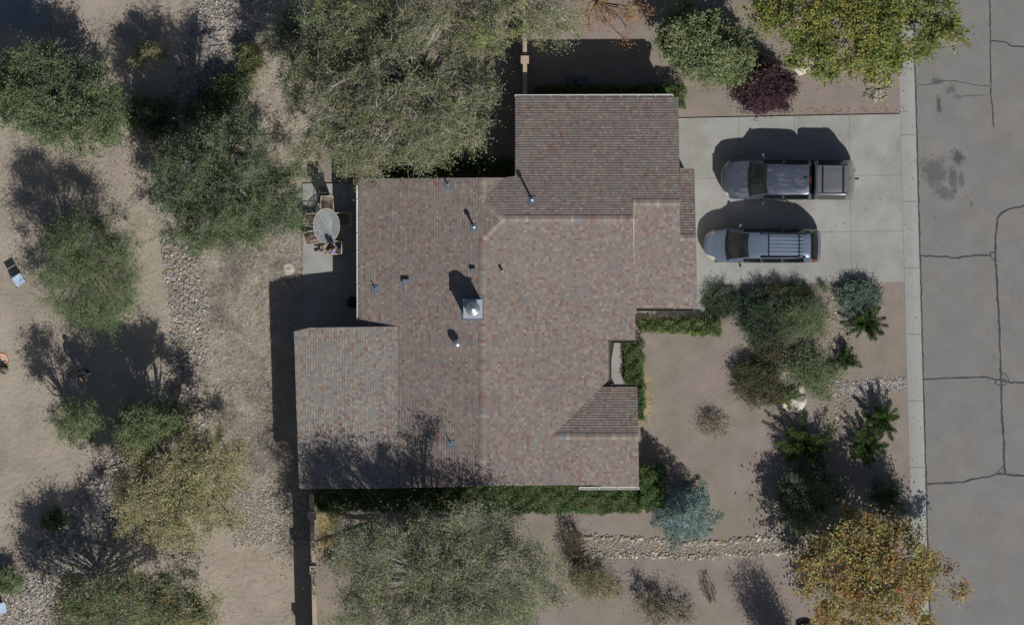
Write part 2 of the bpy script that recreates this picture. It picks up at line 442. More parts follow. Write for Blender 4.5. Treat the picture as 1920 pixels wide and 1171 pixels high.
plane([(1035, 577), (1095, 637), (1141, 638), (1141, 712), (1035, 818)], uE)
plane([(1035, 818), (1126, 909), (1035, 909)], uE)
plane([(966, 183), (1272, 183), (1275, 380), (966, 380)], uAN, axis='y')
plane([(945, 333), (966, 330), (966, 380), (912, 380), (905, 373)], uAN, axis='y')
plane([(912, 380), (1187, 380), (1187, 410), (942, 410)], uAN, axis='y')
plane([(942, 410), (1187, 410), (1192, 637), (1095, 637), (905, 447)], uAS, axis='y')
plane([(1187, 380), (1275, 380), (1277, 577), (1187, 577)], uBS, axis='y')
plane([(1275, 315), (1302, 316), (1305, 446), (1275, 446)], uCN, axis='y')
plane([(1275, 446), (1305, 446), (1308, 577), (1275, 577)], uBS, axis='y')
plane([(1035, 818), (1128, 725), (1195, 725), (1197, 818)], uDN, axis='y')
plane([(1035, 818), (1197, 818), (1198, 912), (1129, 912)], uDS, axis='y')
def roof_mesh(name, fs, m):
    ids = [i for f in fs for i in f]; V = [rv[i] for i in ids]; F = []; k = 0
    for f in fs: F.append(tuple(range(k, k + len(f)))); k += len(f)
    return mk(name, V, F, M[m], house, uv=[ruv[i] for i in ids])
roof_mesh('roof', rf[:wing_f[0]] + rf[wing_f[1]:], 'shingles')
tag(roof_mesh('wing_roof', rf[wing_f[0]:wing_f[1]], 'wing_shingles'), 'paler, low pitched roof of the rear wing with blue grey tabs')
deck.build('roof_deck', M['trim'], house)
# ridge caps: overlapping short shingles
def ridge(a, b, za, zb, dz=.010, wid=.15, flat=.315):
    cap = MB()
    a = np.array((X(a[0]), Y(a[1]), za)); b = np.array((X(b[0]), Y(b[1]), zb)); L = np.linalg.norm(b - a); t = (b - a) / L
    s_ = np.cross(t, (0, 0, 1)); s_ /= np.linalg.norm(s_); n = max(1, int(L / .14))
    for i in range(n):
        p = a + t * (L * i / n); q = a + t * (L * (i + 1.25) / n)
        if i == n - 1: q = b
        V = []
        for r, up in ((p, .030), (q, .016)):
            for k in (-1, 0, 1): V.append(r + s_ * wid * k + np.array((0, 0, up + dz - abs(k) * wid * flat)))
        V += [p + s_ * wid * k + np.array((0, 0, -.02 - abs(k) * wid * flat)) for k in (-1, 0, 1)]
        cap.add(V, [(0, 3, 4, 1), (1, 4, 5, 2), (0, 1, 7, 6), (1, 2, 8, 7)])
    uvl = []
    for k, f in enumerate(cap.f): uvl += [((k // 4) * 1.7 + .5, (k // 4) % 17 + .5)] * len(f)
    mk('ridge_cap', cap.v, cap.f, M['ridge'], house, uv=uvl)
ridge((905, 911), (905, 447), ZZ(190), ZZ(190)); ridge((905, 373), (905, 333), ZZ(190), ZZ(190))
ridge((942, 410), (1187, 410), ZZ(227), ZZ(227)); ridge((1187, 380), (1275, 380), ZZ(197), ZZ(197)); ridge((1275, 446), (1305, 446), ZZ(131), ZZ(131))
ridge((1197, 818), (1037, 818), ZZ(60), ZZ(60))
ridge((905, 373), (942, 410), ZZ(190), ZZ(227)); ridge((905, 447), (942, 410), ZZ(190), ZZ(227))
# walls under the roof
wl = MB()
def wall_box(x0, y0, x1, y1, top): wl.prism(W([(x0, y0), (x0, y1), (x1, y1), (x1, y0)]), -.05, top)
wall_box(694, 348, 906, 897, ZZ(190 - 215) - .2)
wall_box(905.2, 348, 968, 897, ZZ(120) - .2)
wall_box(968.2, 410, 1118, 897, ZZ(-25) - .2)
wall_box(980, 198, 1262, 566, ZZ(14) - .2)
wall_box(1262.2, 332, 1292, 564, ZZ(14) - .2)
wall_box(1118.2, 740, 1163, 897, ZZ(-18) - .2)
wall_box(574, 630, 693.8, 900, ZZ(30 - WP * 171) - .25)
wall_box(1118.2, 545, 1178, 622, ZZ(12) - .2)
def gable(pts, x, t=.14):                        # vertical wall in the y-z plane, from the eave line up to the roof
    V = [(X(x), Y(y), z) for y, z in pts] + [(X(x) + t, Y(y), z) for y, z in pts]; n = len(pts)
    wl.add(V, [tuple(range(n))[::-1], tuple(range(n, 2 * n))] + [(i, (i + 1) % n, n + (i + 1) % n, n + i) for i in range(n)])
gable([(198, ZZ(10)), (566, ZZ(8)), (380, ZZ(190) - .05)], 1262 - 3)
gable([(210, ZZ(20) - .1), (620, ZZ(10) - .1), (410, ZZ(227) - .06)], 1183)
gable([(330, ZZ(12) - .15), (564, ZZ(12) - .15), (446, ZZ(129) - .1)], 1285)
gable([(738, ZZ(-22)), (898, ZZ(-22)), (818, ZZ(58) - .05)], 1156)
gable([(200, ZZ(15) - .1), (330, ZZ(140) - .1), (330, ZZ(15) - .1)], 972)
# triangular cheek closing the rear wing against the main slope, and north / south gable ends of the main roof
V = [(X(560), Y(613.5), zw((560, 0)) - .25), (X(745), Y(613.5), zw((745, 0)) - .02), (X(673), Y(613.5), ZZ(uW((673, 0))) - .15), (X(673), Y(613.5), zw((673, 0)) - .03)]
for yy in (350, 896):
    P = [(695, ZZ(-20) - .2), (1110 if yy > 500 else 966, ZZ(190 - (205 if yy > 500 else 61)) - .25), (905, ZZ(188) - .22)]
    V = [(X(x), Y(yy), z) for x, z in P] + [(X(x), Y(yy) + .12, z) for x, z in P]
    wl.add(V, [(0, 1, 2), (5, 4, 3), (0, 3, 4, 1), (1, 4, 5, 2), (2, 5, 3, 0)])
wl.build('wall', M['stucco'], house)
ck = MB(); P = [(674, ZZ(uW((674, 0))) - .02), (744, ZZ(29)), (744, zw((744, 0)) - .03), (674, zw((674, 0)) - .03)]
ck.add([(X(x), Y(613.2), z) for x, z in P] + [(X(x), Y(613.2) - .1, z) for x, z in P], [(0, 1, 2, 3), (7, 6, 5, 4), (0, 4, 5, 1), (3, 2, 6, 7), (0, 3, 7, 4), (1, 5, 6, 2)])
ck.build('wing_cheek', M['trim'], house)
M['dkgutter'] = mat('dark_gutter', c(92, 84, 78), .6)
# gutters: open troughs with hanger straps
def gutter(a, b, za, zb=None, side=(-1, 0), name='gutter', m='white', hang=31):
    zb = za if zb is None else zb
    A = np.array((X(a[0]), Y(a[1]), za)); B = np.array((X(b[0]), Y(b[1]), zb)); sd_ = np.array((side[0], -side[1], 0.)); g = MB()
    pr = [(0, .0), (0, -.09), (.09, -.09), (.115, .0), (.10, .0), (.085, -.08), (.008, -.08), (.008, 0)]
    V = [A + sd_ * q + np.array((0, 0, z)) for q, z in pr] + [B + sd_ * q + np.array((0, 0, z)) for q, z in pr]
    n = len(pr); g.add(V, [(i, (i + 1) % n, n + (i + 1) % n, n + i) for i in range(n)] + [tuple(range(n))[::-1], tuple(range(n, 2 * n))])
    L = np.linalg.norm(B - A); k = max(1, int(L / (hang * S)))
    for i in range(k + 1):
        p = A + (B - A) * (i / k); q = p + sd_ * .055 + np.array((0, 0, .008))
        g.box(q[0], q[1], q[2], .11 if side[0] else .03, .03 if side[0] else .11, .01)
    g.build(name, M[m], house)
gutter((673, 344), (674, 600), ZZ(-42) - .03, side=(-1, 0))
gutter((966, 182.5), (1262, 181.5), ZZ(0) - .03, side=(0, -1))
gutter((1193, 578), (1300, 578), ZZ(0) - .04, side=(0, 1), m='dkgutter')
gutter((1086, 912.5), (1198, 912.5), ZZ(-34) - .03, side=(0, 1))
gutter((1141.5, 640), (1141.5, 722), ZZ(-45) - .04, side=(1, 0), m='dkgutter')
gutter((1145, 637.5), (1190, 637.5), ZZ(0) - .04, side=(0, 1), m='dkgutter')
gutter((1146, 724.5), (1193, 724.5), ZZ(-33) - .04, side=(0, -1), m='dkgutter')
# openings seen from the side
d = MB(); d.box(X(1292) + .03, Y(450), 1.1, .05, 4.6, 2.15); gd = d.build('garage_door', M['white'], house)
d = MB()
for k in range(1, 4): d.box(X(1292) + .058, Y(450), .05 + k * .53, .012, 4.6, .02)
d.build('panel_seam', M['trim'], gd, origin=house.location)
d = MB(); d.box(X(1118) + .03, Y(680), 1.15, .06, .95, 2.05); fd = d.build('front_door', mat('door', c(92, 60, 42), .5), house)
d = MB(); d.tube([(X(1118) + .09, Y(680) - .38, 1.05), (X(1118) + .12, Y(680) - .38, 1.05), (X(1118) + .12, Y(680) - .27, 1.05)], .014); d.build('handle', M['metal'], fd, origin=house.location)
M['pane'] = mat('pane', c(52, 60, 68), .08, spec=.6)
def window(cx, cy, cz, wid, hgt, axis):
    f = MB(); sx, sy = ((wid, .05) if axis == 'x' else (.05, wid)); f.box(cx, cy, cz, sx, sy, hgt)
    p_ = MB(); p_.box(cx, cy, cz, sx - .12 if axis == 'x' else .062, sy - .12 if axis == 'y' else .062, hgt - .12)
    wf = f.build('window', M['white'], house); p_.build('pane', M['pane'], wf, origin=house.location)
window(X(1163) + .02, Y(818), 1.45, 1.6, 1.2, 'y'); window(X(694) - .02, Y(480), 1.3, 1.7, 1.9, 'y')
window(X(800), Y(897) - .02, 1.45, 1.4, 1.1, 'x'); window(X(1120), Y(198) + .02, 1.45, 1.2, 1.0, 'x'); window(X(574) - .02, Y(770), 1.45, 1.6, 1.2, 'y')
# chimney: sheet metal chase with a round cap
cxp, cyp = X(886.5), Y(578.5); zr = ZZ(172)
ch = MB(); ch.box(cxp, cyp, zr + .30, .74, .72, 1.5); chm = ch.build('chimney', M['galv'], house, bevel=.01)
f = MB(); f.box(cxp, cyp - .03, ZZ(172) + .03, .98, .98, .02)
f.v = [(x, y, z + (x - cxp) * PIT) for x, y, z in f.v]; f.build('flashing', M['lead'], chm, origin=house.location)
f = MB(); zt = zr + 1.05
f.box(cxp, cyp, zt + .012, .82, .80, .024); f.build('chase_cover', mat('cover', c(176, 180, 186), .5, metal=.4), chm, bevel=.006, origin=house.location)
f = MB(); f.lathe(cxp, cyp, [(.13, zt + .024), (.13, zt + .30)], 24); f.build('flue', M['galv'], chm, smooth=False, origin=house.location)
f = MB(); f.lathe(cxp, cyp, [(.30, zt + .27), (.31, zt + .29), (.285, zt + .315), (.20, zt + .33), (.19, zt + .36), (.175, zt + .37), (.10, zt + .385), (.09, zt + .40), (.01, zt + .405)], 32)
f.build('flue_cap', M['metal'], chm, smooth=True, origin=house.location)
# vents
def vent(px, py, u, h, r=.05, capr=.085, slope=(0, 0), name='vent_pipe', sq=True):
    x, y, z = X(px), Y(py), ZZ(u)
    a = MB(); a.lathe(x, y, [(r * 1.9, z - .02), (r * 1.3, z + .10), (r, z + .14), (r, z + h)], 16); o = a.build(name, M['metal'], house, smooth=True)
    if sq:
        b = MB(); b.box(x, y - .03, z + .035, .32, .34, .012); b.v = [(p, q, t + (p - x) * slope[0] + (q - y) * slope[1]) for p, q, t in b.v]
        b.build('flashing', M['lead'], o, origin=house.location)
    if capr:
        b = MB(); b.lathe(x, y, [(r, z + h - .03), (capr, z + h - .02), (capr, z + h + .06), (capr * .6, z + h + .11), (.01, z + h + .125)], 16)
        b.build('vent_cap', M['metal'], o, smooth=True, origin=house.location)
vent(997.5, 374, 191, .92, .05, .10, (0, -PIT)); vent(888.5, 425, 173, .62, .05, .105, (PIT, 0)); vent(942, 508, 129, .45, .05, .07, (-PIT, 0))
vent(703.5, 541, -11, .38, .022, 0, (PIT, 0), 'soil_pipe'); vent(839.5, 346, 124, .30, .03, 0, (PIT, 0), 'soil_pipe'); vent(845, 831, 130, .42, .022, 0, (PIT, 0), 'soil_pipe')
x, y, z = X(857), Y(644), ZZ(142)
a = MB(); a.lathe(x, y, [(.19, z - .05), (.15, z + .06), (.13, z + .10), (.13, z + .26)], 24); o = a.build('turbine_vent', M['galv'], house, smooth=True)
b = MB(); b.lathe(x, y, [(.13, z + .24), (.18, z + .30), (.195, z + .38), (.17, z + .47), (.11, z + .53), (.02, z + .55)], 24); b.build('turbine_head', M['metal'], o, smooth=True, origin=house.location)
for px, py, u, k in ((762, 529, 47, 1), (888, 507, 173, .7)):
    x, y, z = X(px), Y(py), ZZ(u); a = MB(); a.box(x, y, z + .06, .30 * k, .22 * k, .20, tx=.8, ty=.8); o = a.build('box_vent', M['lead'], house)
    b = MB(); b.box(x, y, z + .175 * 1, .33 * k, .25 * k, .03); b.v = [(p, q, t + (p - x) * PIT * .6) for p, q, t in b.v]; b.build('vent_hood', M['lead'], o, origin=house.location)
# ------------------------------------------------------------------ vegetation
def hsh(seed): return np.random.default_rng(seed)
def unit(a): return a / (np.linalg.norm(a, axis=-1, keepdims=True) + 1e-9)
def leaves(name, P, ln, wd, cols, parent, rng, up=.7, D=None, spread=.5, mat_='leaf'):
    """one small diamond face per leaf at P; D = preferred leaf direction"""
    n = len(P)
    if D is None:
        N = unit(rng.normal(0, 1, (n, 3)) + np.array((0, 0, up * 1.6)))
        T = unit(np.cross(N, unit(rng.normal(0, 1, (n, 3)))))
    else:
        T = unit(D + rng.normal(0, spread, (n, 3)))
        N = unit(np.cross(T, unit(rng.normal(0, 1, (n, 3)))))
    B = np.cross(N, T)
    L = ln * rng.uniform(.65, 1.25, (n, 1)); Wd = wd * rng.uniform(.7, 1.2, (n, 1))
    V = np.empty((n, 4, 3)); V[:, 0] = P - T * L * .5; V[:, 1] = P + B * Wd * .5 - T * L * .05; V[:, 2] = P + T * L * .5; V[:, 3] = P - B * Wd * .5 - T * L * .05
    V[..., 2] = np.maximum(V[..., 2], .01)
    if mat_ == 'leaf': cols = np.clip((cols * .9 + cols.mean(1, keepdims=True) * .1) * 1.62, 0, .6)
    return mk(name, V.reshape(-1, 3), np.arange(n * 4).reshape(n, 4), M[mat_], parent, cols=cols)
def pal_cols(pal, n, rng, grp=None, ng=1, vary=.16, shade=None):
    """random leaf colours; each clump leans towards one entry of the palette"""
    C = np.array([c(*p[:3]) for p in pal]); wgt = np.array([p[3] for p in pal], float); wgt /= wgt.sum()
    if grp is None: idx = rng.choice(len(pal), n, p=wgt)
    else:
        gi = rng.choice(len(pal), ng, p=wgt); idx = gi[grp]; m = rng.random(n) < .45; idx[m] = rng.choice(len(pal), m.sum(), p=wgt)
    out = C[idx] * rng.uniform(1 - vary, 1 + vary, (n, 1))
    if grp is not None: out = out * rng.uniform(.8, 1.22, (ng, 1))[grp]
    return np.clip(out, .004, .9)
class Twigs:
    def __init__(s): s.mb = MB()
    def limb(s, a, b, r0, r1, rng, bend=.12, n=4, sides=5, sag=0.0):
        a = np.array(a, float); b = np.array(b, float); L = np.linalg.norm(b - a)
        off = rng.normal(0, bend * L * .5, 3); pts = []
        for i in range(n + 1):
            t = i / n; pts.append(a + (b - a) * t + off * math.sin(math.pi * t) + np.array((0, 0, -sag * L * t * t)))
        s.mb.tube(pts, [r0 + (r1 - r0) * i / n for i in range(n + 1)], sides, cap=False); return pts
def ell_sample(ells, n, rng, shrink=0.0):
    """points in a union of ellipses given in photo px; returns world xy and depth d (0 edge .. 1 middle)"""
    E = np.array(ells, float); A = E[:, 2] * E[:, 3]; out = []; dd = []
    while len(out) < n:
        k = rng.choice(len(E), p=A / A.sum()); e = E[k]; t = rng.uniform(0, 2 * math.pi); r = math.sqrt(rng.random()) * (1 - shrink)
        p = (e[0] + e[2] * r * math.cos(t), e[1] + e[3] * r * math.sin(t))
        rho = min(math.hypot((p[0] - q[0]) / q[2], (p[1] - q[1]) / q[3]) for q in E)
        out.append((X(p[0]), Y(p[1]))); dd.append(1 - min(rho, 1))
    return np.array(out), np.array(dd)
def tree(name, label, cat, ells, base, H, zb, nl, lr, nc, nleaf, leaf, pal, seed, trunk_r=.12, bark='bark', twig='bark', twig_r=.012, group=None,
         flat=.65, up=.8, spurs=0, sh=.6, fe=1.0, cr=.22, vary=.18, stems=1, fork=.35, D=None, edge=0.0, hollow=.35, twig_n=1.0, names=('trunk', 'crown'), out=0.0, spread=.6):
    """lobes of leaf clumps over the given outline, carried by limbs from a tapered trunk.
    nl lobes of radius lr (m), nc clumps per lobe, nleaf leaves per clump of radius cr"""
    rng = hsh(seed); bx, by = X(base[0]), Y(base[1]); root = empty(name, (bx, by, 0), 0, label, cat, group)
    ells = [(e[0], e[1], max(e[2] * .45, e[2] - sh * lr / S), max(e[3] * .45, e[3] - sh * lr / S)) for e in ells]
    xy, d = ell_sample(ells, nl * 6, rng, .0)
    # thin to well spaced lobes
    keep = [0]
    for i in range(1, len(xy)):
        if len(keep) >= nl: break
        j = np.array(keep)
        if np.min(np.hypot(*(xy[j] - xy[i]).T)) > lr * .62: keep.append(i)
    xy, d = xy[keep], d[keep]; nl = len(xy)
    prof = np.sqrt(np.clip(1 - (1 - d) ** 2.2, 0, 1))
    low = rng.random(nl) < .22
    zc = zb + (H - lr * .6 - zb) * np.clip(prof * np.where(low, .55, .95) + rng.normal(0, .07, nl), 0.03, 1)
    T = Twigs(); th = zb * .75 + .15 * H if stems == 1 else .12
    fk = np.array((bx, by, max(th, .1)))
    if stems == 1: T.limb((bx, by, -.1), fk, trunk_r * 1.25, trunk_r, rng, .08, 5, 8)
    P = []; G = []; DD = []
    for i in range(nl):
        cpt = np.array((xy[i][0], xy[i][1], zc[i]))
        if stems == 1:
            st = fk + np.array((0, 0, (cpt[2] - fk[2]) * fork * rng.random())) * .6
        else: st = np.array((bx, by, .0)) + rng.normal(0, .08, 3) * (1, 1, 0)
        rr = trunk_r * (.5 if stems == 1 else .6)
        pts = T.limb(st, cpt, rr, max(.014, rr * .3), rng, .16, 5, 5)
        R_ = lr * rng.uniform(.55, 1.35)
        u = unit(rng.normal(0, 1, (nc, 3))) * (hollow + (1 - hollow) * rng.random((nc, 1)) ** .6); u[:, 2] = u[:, 2] * flat + .08
        cc = cpt + u * R_; cc[:, 2] = np.maximum(cc[:, 2], .1)
        for k in range(nc):
            if rng.random() < twig_n: T.limb(pts[-1] if rng.random() < .6 else pts[-2], cc[k], twig_r, twig_r * .35, rng, .2, 3, 3)
            if k < spurs:
                e_ = cc[k] + unit(rng.normal(0, 1, 3) + u[k] * 1.2 + np.array((0, 0, .8))) * rng.uniform(.35, .8); T.limb(cc[k], e_, twig_r * .9, twig_r * .3, rng, .35, 3, 3)
            m = max(1, int(nleaf * rng.uniform(.45, 1.4)))
            ax = unit(u[k] * (1, 1, .6) + unit(rng.normal(0, 1, 3)) * .55 + np.array((0, 0, .1)))
            g = rng.normal(0, 1, (m, 3)) * cr * np.array((1, 1, flat)) * rng.uniform(.45, 1.0) * (1 - .28 * fe) + ax * (rng.gamma(2.0, .5, (m, 1)) - .7) * cr * 1.15 * fe
            P.append(cc[k] + g); G.append(np.full(m, i * 4 + k % 4))
            if out or D is not None:
                o = cc[k] - np.array((bx, by, zb * .5)); o = o / (np.linalg.norm(o) + 1e-6); DD.append(np.tile(o * out + (np.array(D) if D is not None else 0), (m, 1)))
    P = np.concatenate(P); G = np.concatenate(G); ok = P[:, 2] > .03; P = P[ok]; G = G[ok]
    T.mb.build(names[0], M[bark], root, smooth=True)
    leaves(names[1], P, leaf[0], leaf[1], pal_cols(pal, len(P), rng, G, nl * 4, vary), root, rng, up, np.concatenate(DD)[ok] if DD else None, spread)
    return root
def plumes(name, label, cat, base, rad, H, n, pal, seed, leaf=(.11, .03), npl=170, group=None, elev=(25, 80), inner=.25, fat=.09, bark='darkbark', sq=1.0):
    """upright juniper: pointed leafy plumes fanning out from the base"""
    rng = hsh(seed); bx, by = X(base[0]), Y(base[1]); root = empty(name, (bx, by, 0), 0, label, cat, group); T = Twigs(); P = []; D = []; G = []
    for i in range(n):
        az = 2 * math.pi * (i * .618 + rng.uniform(-.08, .08)); e = R(rng.uniform(*elev)); f = rng.uniform(.65, 1.1)
        reach = rad * S * f * math.cos(e) / math.cos(R(elev[0])); z1 = H * f * (.30 + .70 * math.sin(e))
        tip = np.array((bx + reach * math.cos(az), by + reach * math.sin(az) * sq, z1)); st = np.array((bx, by, .05)) + rng.normal(0, .04, 3) * (1, 1, 0)
        mid = st + (tip - st) * .55 + np.array((math.cos(az), math.sin(az), 0)) * reach * .12
        pts = T.limb(st, tip, .03, .006, rng, .05, 4, 4)
        t = inner + (1 - inner) * rng.random(npl) ** .8
        q = st + (tip - st) * t[:, None]; L = np.linalg.norm(tip - st)
        wv = fat * (1.25 - t) ** .7 * 1.6
        # side sprays make the plume ragged
        sp = rng.normal(0, 1, (npl, 3)) * wv[:, None]
        P.append(q + sp); D.append(np.tile((tip - st) / L, (npl, 1)) + sp * 4.5); G.append(np.full(npl, i))
    P = np.concatenate(P); P[:, 2] = np.maximum(P[:, 2], .05); D = np.concatenate(D)
    T.mb.build('stem', M[bark], root, smooth=True)
    leaves('foliage', P, leaf[0], leaf[1], pal_cols(pal, len(P), rng, np.concatenate(G), n, .22), root, rng, D=D, spread=.35)
    return root
def spruce(name, label, cat, base, rad, H, pal, seed, sq=1.0):
    rng = hsh(seed); bx, by = X(base[0]), Y(base[1]); root = empty(name, (bx, by, 0), 0, label, cat); T = Twigs(); P = []; D = []; G = []; g = 0
    T.limb((bx, by, -.1), (bx, by, H), .09, .01, rng, .01, 6, 7)
    nlev = 17
    for k in range(nlev):
        f = k / (nlev - 1); z = .25 + (H - .35) * f; r = rad * S * (1 - f) ** .85 + .06; nb = int(13 - 8 * f)
        for j in range(nb):
            az = 2 * math.pi * (j / nb + rng.uniform(-.03, .03)) + k * 2.4; rr = r * rng.uniform(.72, 1.12)
            tip = np.array((bx + rr * math.cos(az), by + rr * math.sin(az) * sq, z - rr * .18 + rng.normal(0, .03))); st = np.array((bx, by, z + .05))
            T.limb(st, tip, .014, .004, rng, .04, 2, 3)
            m = int(30 + 170 * rr / (rad * S)); t = .25 + .75 * rng.random(m) ** .7
            wv = .26 * rr * (1.05 - t) + .035; side = np.array((-math.sin(az), math.cos(az), 0.)); s_ = rng.normal(0, 1, m) * wv
            q = st + (tip - st) * t[:, None] + side * s_[:, None] + rng.normal(0, .022, (m, 3))
            P.append(q); D.append(np.tile(unit(tip - st), (m, 1)) + side * (np.sign(s_) * .7)[:, None] + np.array((0, 0, .2))); G.append(np.full(m, g)); g += 1
    P = np.concatenate(P); P[:, 2] = np.maximum(P[:, 2], .05)
    T.mb.build('trunk', M['darkbark'], root, smooth=True)
    leaves('crown', P, .085, .03, pal_cols(pal, len(P), rng, np.concatenate(G), g, .2), root, rng, D=np.concatenate(D), spread=.4)
    return root
def hedge(name, label, boxes, pal, seed, n=900, leaf=(.075, .045), group=None):
    """clipped hedge: leaves packed in the outer hand's breadth of one or more box forms"""
    rng = hsh(seed); b0 = boxes[0]; bx, by = X((b0[0] + b0[2]) / 2), Y((b0[1] + b0[3]) / 2)
    root = empty(name, (bx, by, 0), 0, label, 'hedge', group); P = []; G = []; T = Twigs(); g = 0; run = []
    for x0, y0, x1, y1, H in boxes:
        wx, wy = (x1 - x0) * S, (y1 - y0) * S; cx, cy = X((x0 + x1) / 2), Y((y0 + y1) / 2)
        area = wx * wy + 2 * (wx + wy) * H * .6; m = int(area * n)
        bump = lambda p: .07 * np.sin(p[:, 0] * 3.1 + p[:, 1] * 2.1) + .06 * np.sin(p[:, 0] * 7.3 - p[:, 1] * 9) + .05 * np.sin(p[:, 0] * 14 + p[:, 1] * 11)
        k = int(m * .62); u = np.stack([rng.uniform(-.5, .5, k) * wx, rng.uniform(-.5, .5, k) * wy, np.zeros(k)], 1)
        u[:, 2] = H - np.abs(rng.normal(0, .07, k)) + bump(u) * 1.0 - .10 * np.maximum(0, np.maximum(np.abs(u[:, 0]) / (wx / 2), np.abs(u[:, 1]) / (wy / 2)) - .8) / .2
        q = m - k; s_ = rng.uniform(0, 2 * (wx + wy), q); z = rng.uniform(.05, H * .97, q); v = np.zeros((q, 3)); v[:, 2] = z
        a = s_ < wx; v[a, 0] = s_[a] - wx / 2; v[a, 1] = -wy / 2
        a = (s_ >= wx) & (s_ < wx + wy); v[a, 0] = wx / 2; v[a, 1] = s_[a] - wx - wy / 2
        a = (s_ >= wx + wy) & (s_ < 2 * wx + wy); v[a, 0] = s_[a] - wx - wy - wx / 2; v[a, 1] = wy / 2
        a = s_ >= 2 * wx + wy; v[a, 0] = -wx / 2; v[a, 1] = s_[a] - 2 * wx - wy - wy / 2
        v[:, :2] += rng.normal(0, .05, (q, 2)) + (bump(v) * .55)[:, None] * np.sign(v[:, :2])
        p = np.concatenate([u, v]) + np.array((cx, cy, 0)); P.append(p)
        cell = (np.floor((p[:, 0] - cx) / .22).astype(int) * 31 + np.floor((p[:, 1] - cy) / .22).astype(int) * 17) % 97; G.append(cell)
        for i in range(max(2, int(wx * wy * 6))):
            x, y = cx + rng.uniform(-.42, .42) * wx, cy + rng.uniform(-.42, .42) * wy
            T.limb((x, y, 0), (x + rng.normal(0, .08), y + rng.normal(0, .08), H * .93), .018, .006, rng, .1, 3, 4)
        my = (y0 + y1) / 2; mx = (x0 + x1) / 2
        run.append([(X(x0 + 2), Y(my), .0), (X(x1 - 2), Y(my), .0)] if x1 - x0 > y1 - y0 else [(X(mx), Y(y0 + 2), .0), (X(mx), Y(y1 - 2), .0)])
    P = np.concatenate(P); P[:, 2] = np.maximum(P[:, 2], .04)
    for a_, b_ in run: T.mb.tube([a_, b_], .05, 5)
    for q_ in range(len(run) - 1): T.mb.tube([run[q_][1], run[q_ + 1][0]], .05, 5)
    T.mb.build('stem', M['darkbark'], root, smooth=True)
    leaves('foliage', P, leaf[0], leaf[1], pal_cols(pal, len(P), rng, np.concatenate(G), 97, .28), root, rng, .75)
    return root

# palettes: r g b weight
OLIVE = [(110, 114, 82, 4), (124, 128, 100, 3), (92, 102, 70, 3), (134, 128, 108, 1.6), (104, 118, 72, 1.2), (132, 130, 80, .8)]
DKGRN = [(90, 104, 74, 4), (76, 92, 64, 3), (108, 118, 88, 2), (100, 114, 74, 2), (92, 100, 86, 1.2)]
MIDGRN = [(94, 108, 72, 4), (80, 96, 62, 3), (112, 122, 84, 2), (120, 124, 98, 1)]
FEATH = [(104, 118, 82, 4), (92, 108, 74, 3), (122, 128, 96, 2), (84, 104, 66, 2)]
YEL = [(126, 124, 84, 4), (138, 132, 98, 3), (108, 116, 76, 3.5), (148, 138, 112, 2)]
TAN = [(140, 130, 104, 4), (150, 138, 116, 3), (124, 122, 86, 2), (134, 118, 96, 1.5)]
FALL = [(140, 106, 62, 3), (126, 118, 66, 4), (144, 130, 78, 3), (138, 94, 60, 1.5), (104, 112, 64, 3.5), (116, 82, 58, .7)]
LIME = [(116, 120, 56, 4), (96, 110, 50, 4), (136, 134, 68, 2), (84, 100, 50, 2), (142, 112, 64, .6)]
JUN = [(68, 90, 42, 4), (56, 78, 38, 3), (84, 104, 50, 2), (46, 66, 34, 2)]
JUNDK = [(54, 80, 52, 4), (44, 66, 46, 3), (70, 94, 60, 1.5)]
BLUE = [(104, 128, 126, 4), (88, 112, 110, 3), (124, 144, 144, 2), (96, 108, 88, 1.5)]
TEAL = [(84, 98, 82, 4), (70, 86, 70, 3), (102, 114, 98, 2)]
PURP = [(68, 48, 56, 4), (54, 39, 46, 3), (86, 62, 70, 2), (74, 54, 54, 1)]
HEDGE = [(68, 90, 50, 4), (55, 76, 42, 3), (84, 104, 60, 2), (92, 102, 60, 1), (90, 84, 58, .5)]
BROWN = [(84, 82, 58, 3), (70, 72, 52, 3), (98, 96, 66, 2), (60, 60, 46, 2)]
MIXY = [(116, 116, 82, 3), (130, 124, 84, 2), (98, 104, 72, 3), (136, 116, 76, 1)]

# big olive elm north of the house, drawn as the several crowns it is
tree('elm_tree', 'big olive green elm with grey twigs showing, crowding the roof edge west of the garage', 'tree', [(770, 170, 170, 140), (700, 215, 130, 100), (850, 190, 115, 95), (735, 295, 70, 36), (770, 50, 110, 70), (900, 235, 65, 45), (600, 240, 60, 70), (585, 170, 55, 60), (640, 290, 80, 40)], (770, 150),
     8.0, 3.0, 96, .62, 20, 52, (.11, .036), OLIVE, 11, .24, twig='twig', bark='twig', twig_r=.017, cr=.20, spurs=10, vary=.26, fe=1.6, sh=.3)
tree('elm_tree', 'dark green leafy tree at the top edge, left of the big olive elm', 'tree', [(620, 60, 105, 100), (660, 20, 90, 70), (570, 140, 45, 60)], (620, 40), 6.8, 2.0, 48, .58, 18, 52, (.11, .038), OLIVE + DKGRN, 12, .16, twig='twig', bark='twig', cr=.2, spurs=4, vary=.26, fe=1.6, sh=.3)
tree('elm_tree', 'thin pale twiggy tree at the top edge over the block wall', 'tree', [(950, 20, 110, 70), (1040, 40, 55, 48), (900, 70, 70, 60)], (945, -30), 6.5, 2.2, 30, .62, 14, 34, (.12, .04), OLIVE + [(126, 136, 66, 3)], 13, .16, bark='twig', twig_r=.011, cr=.2, spurs=4)
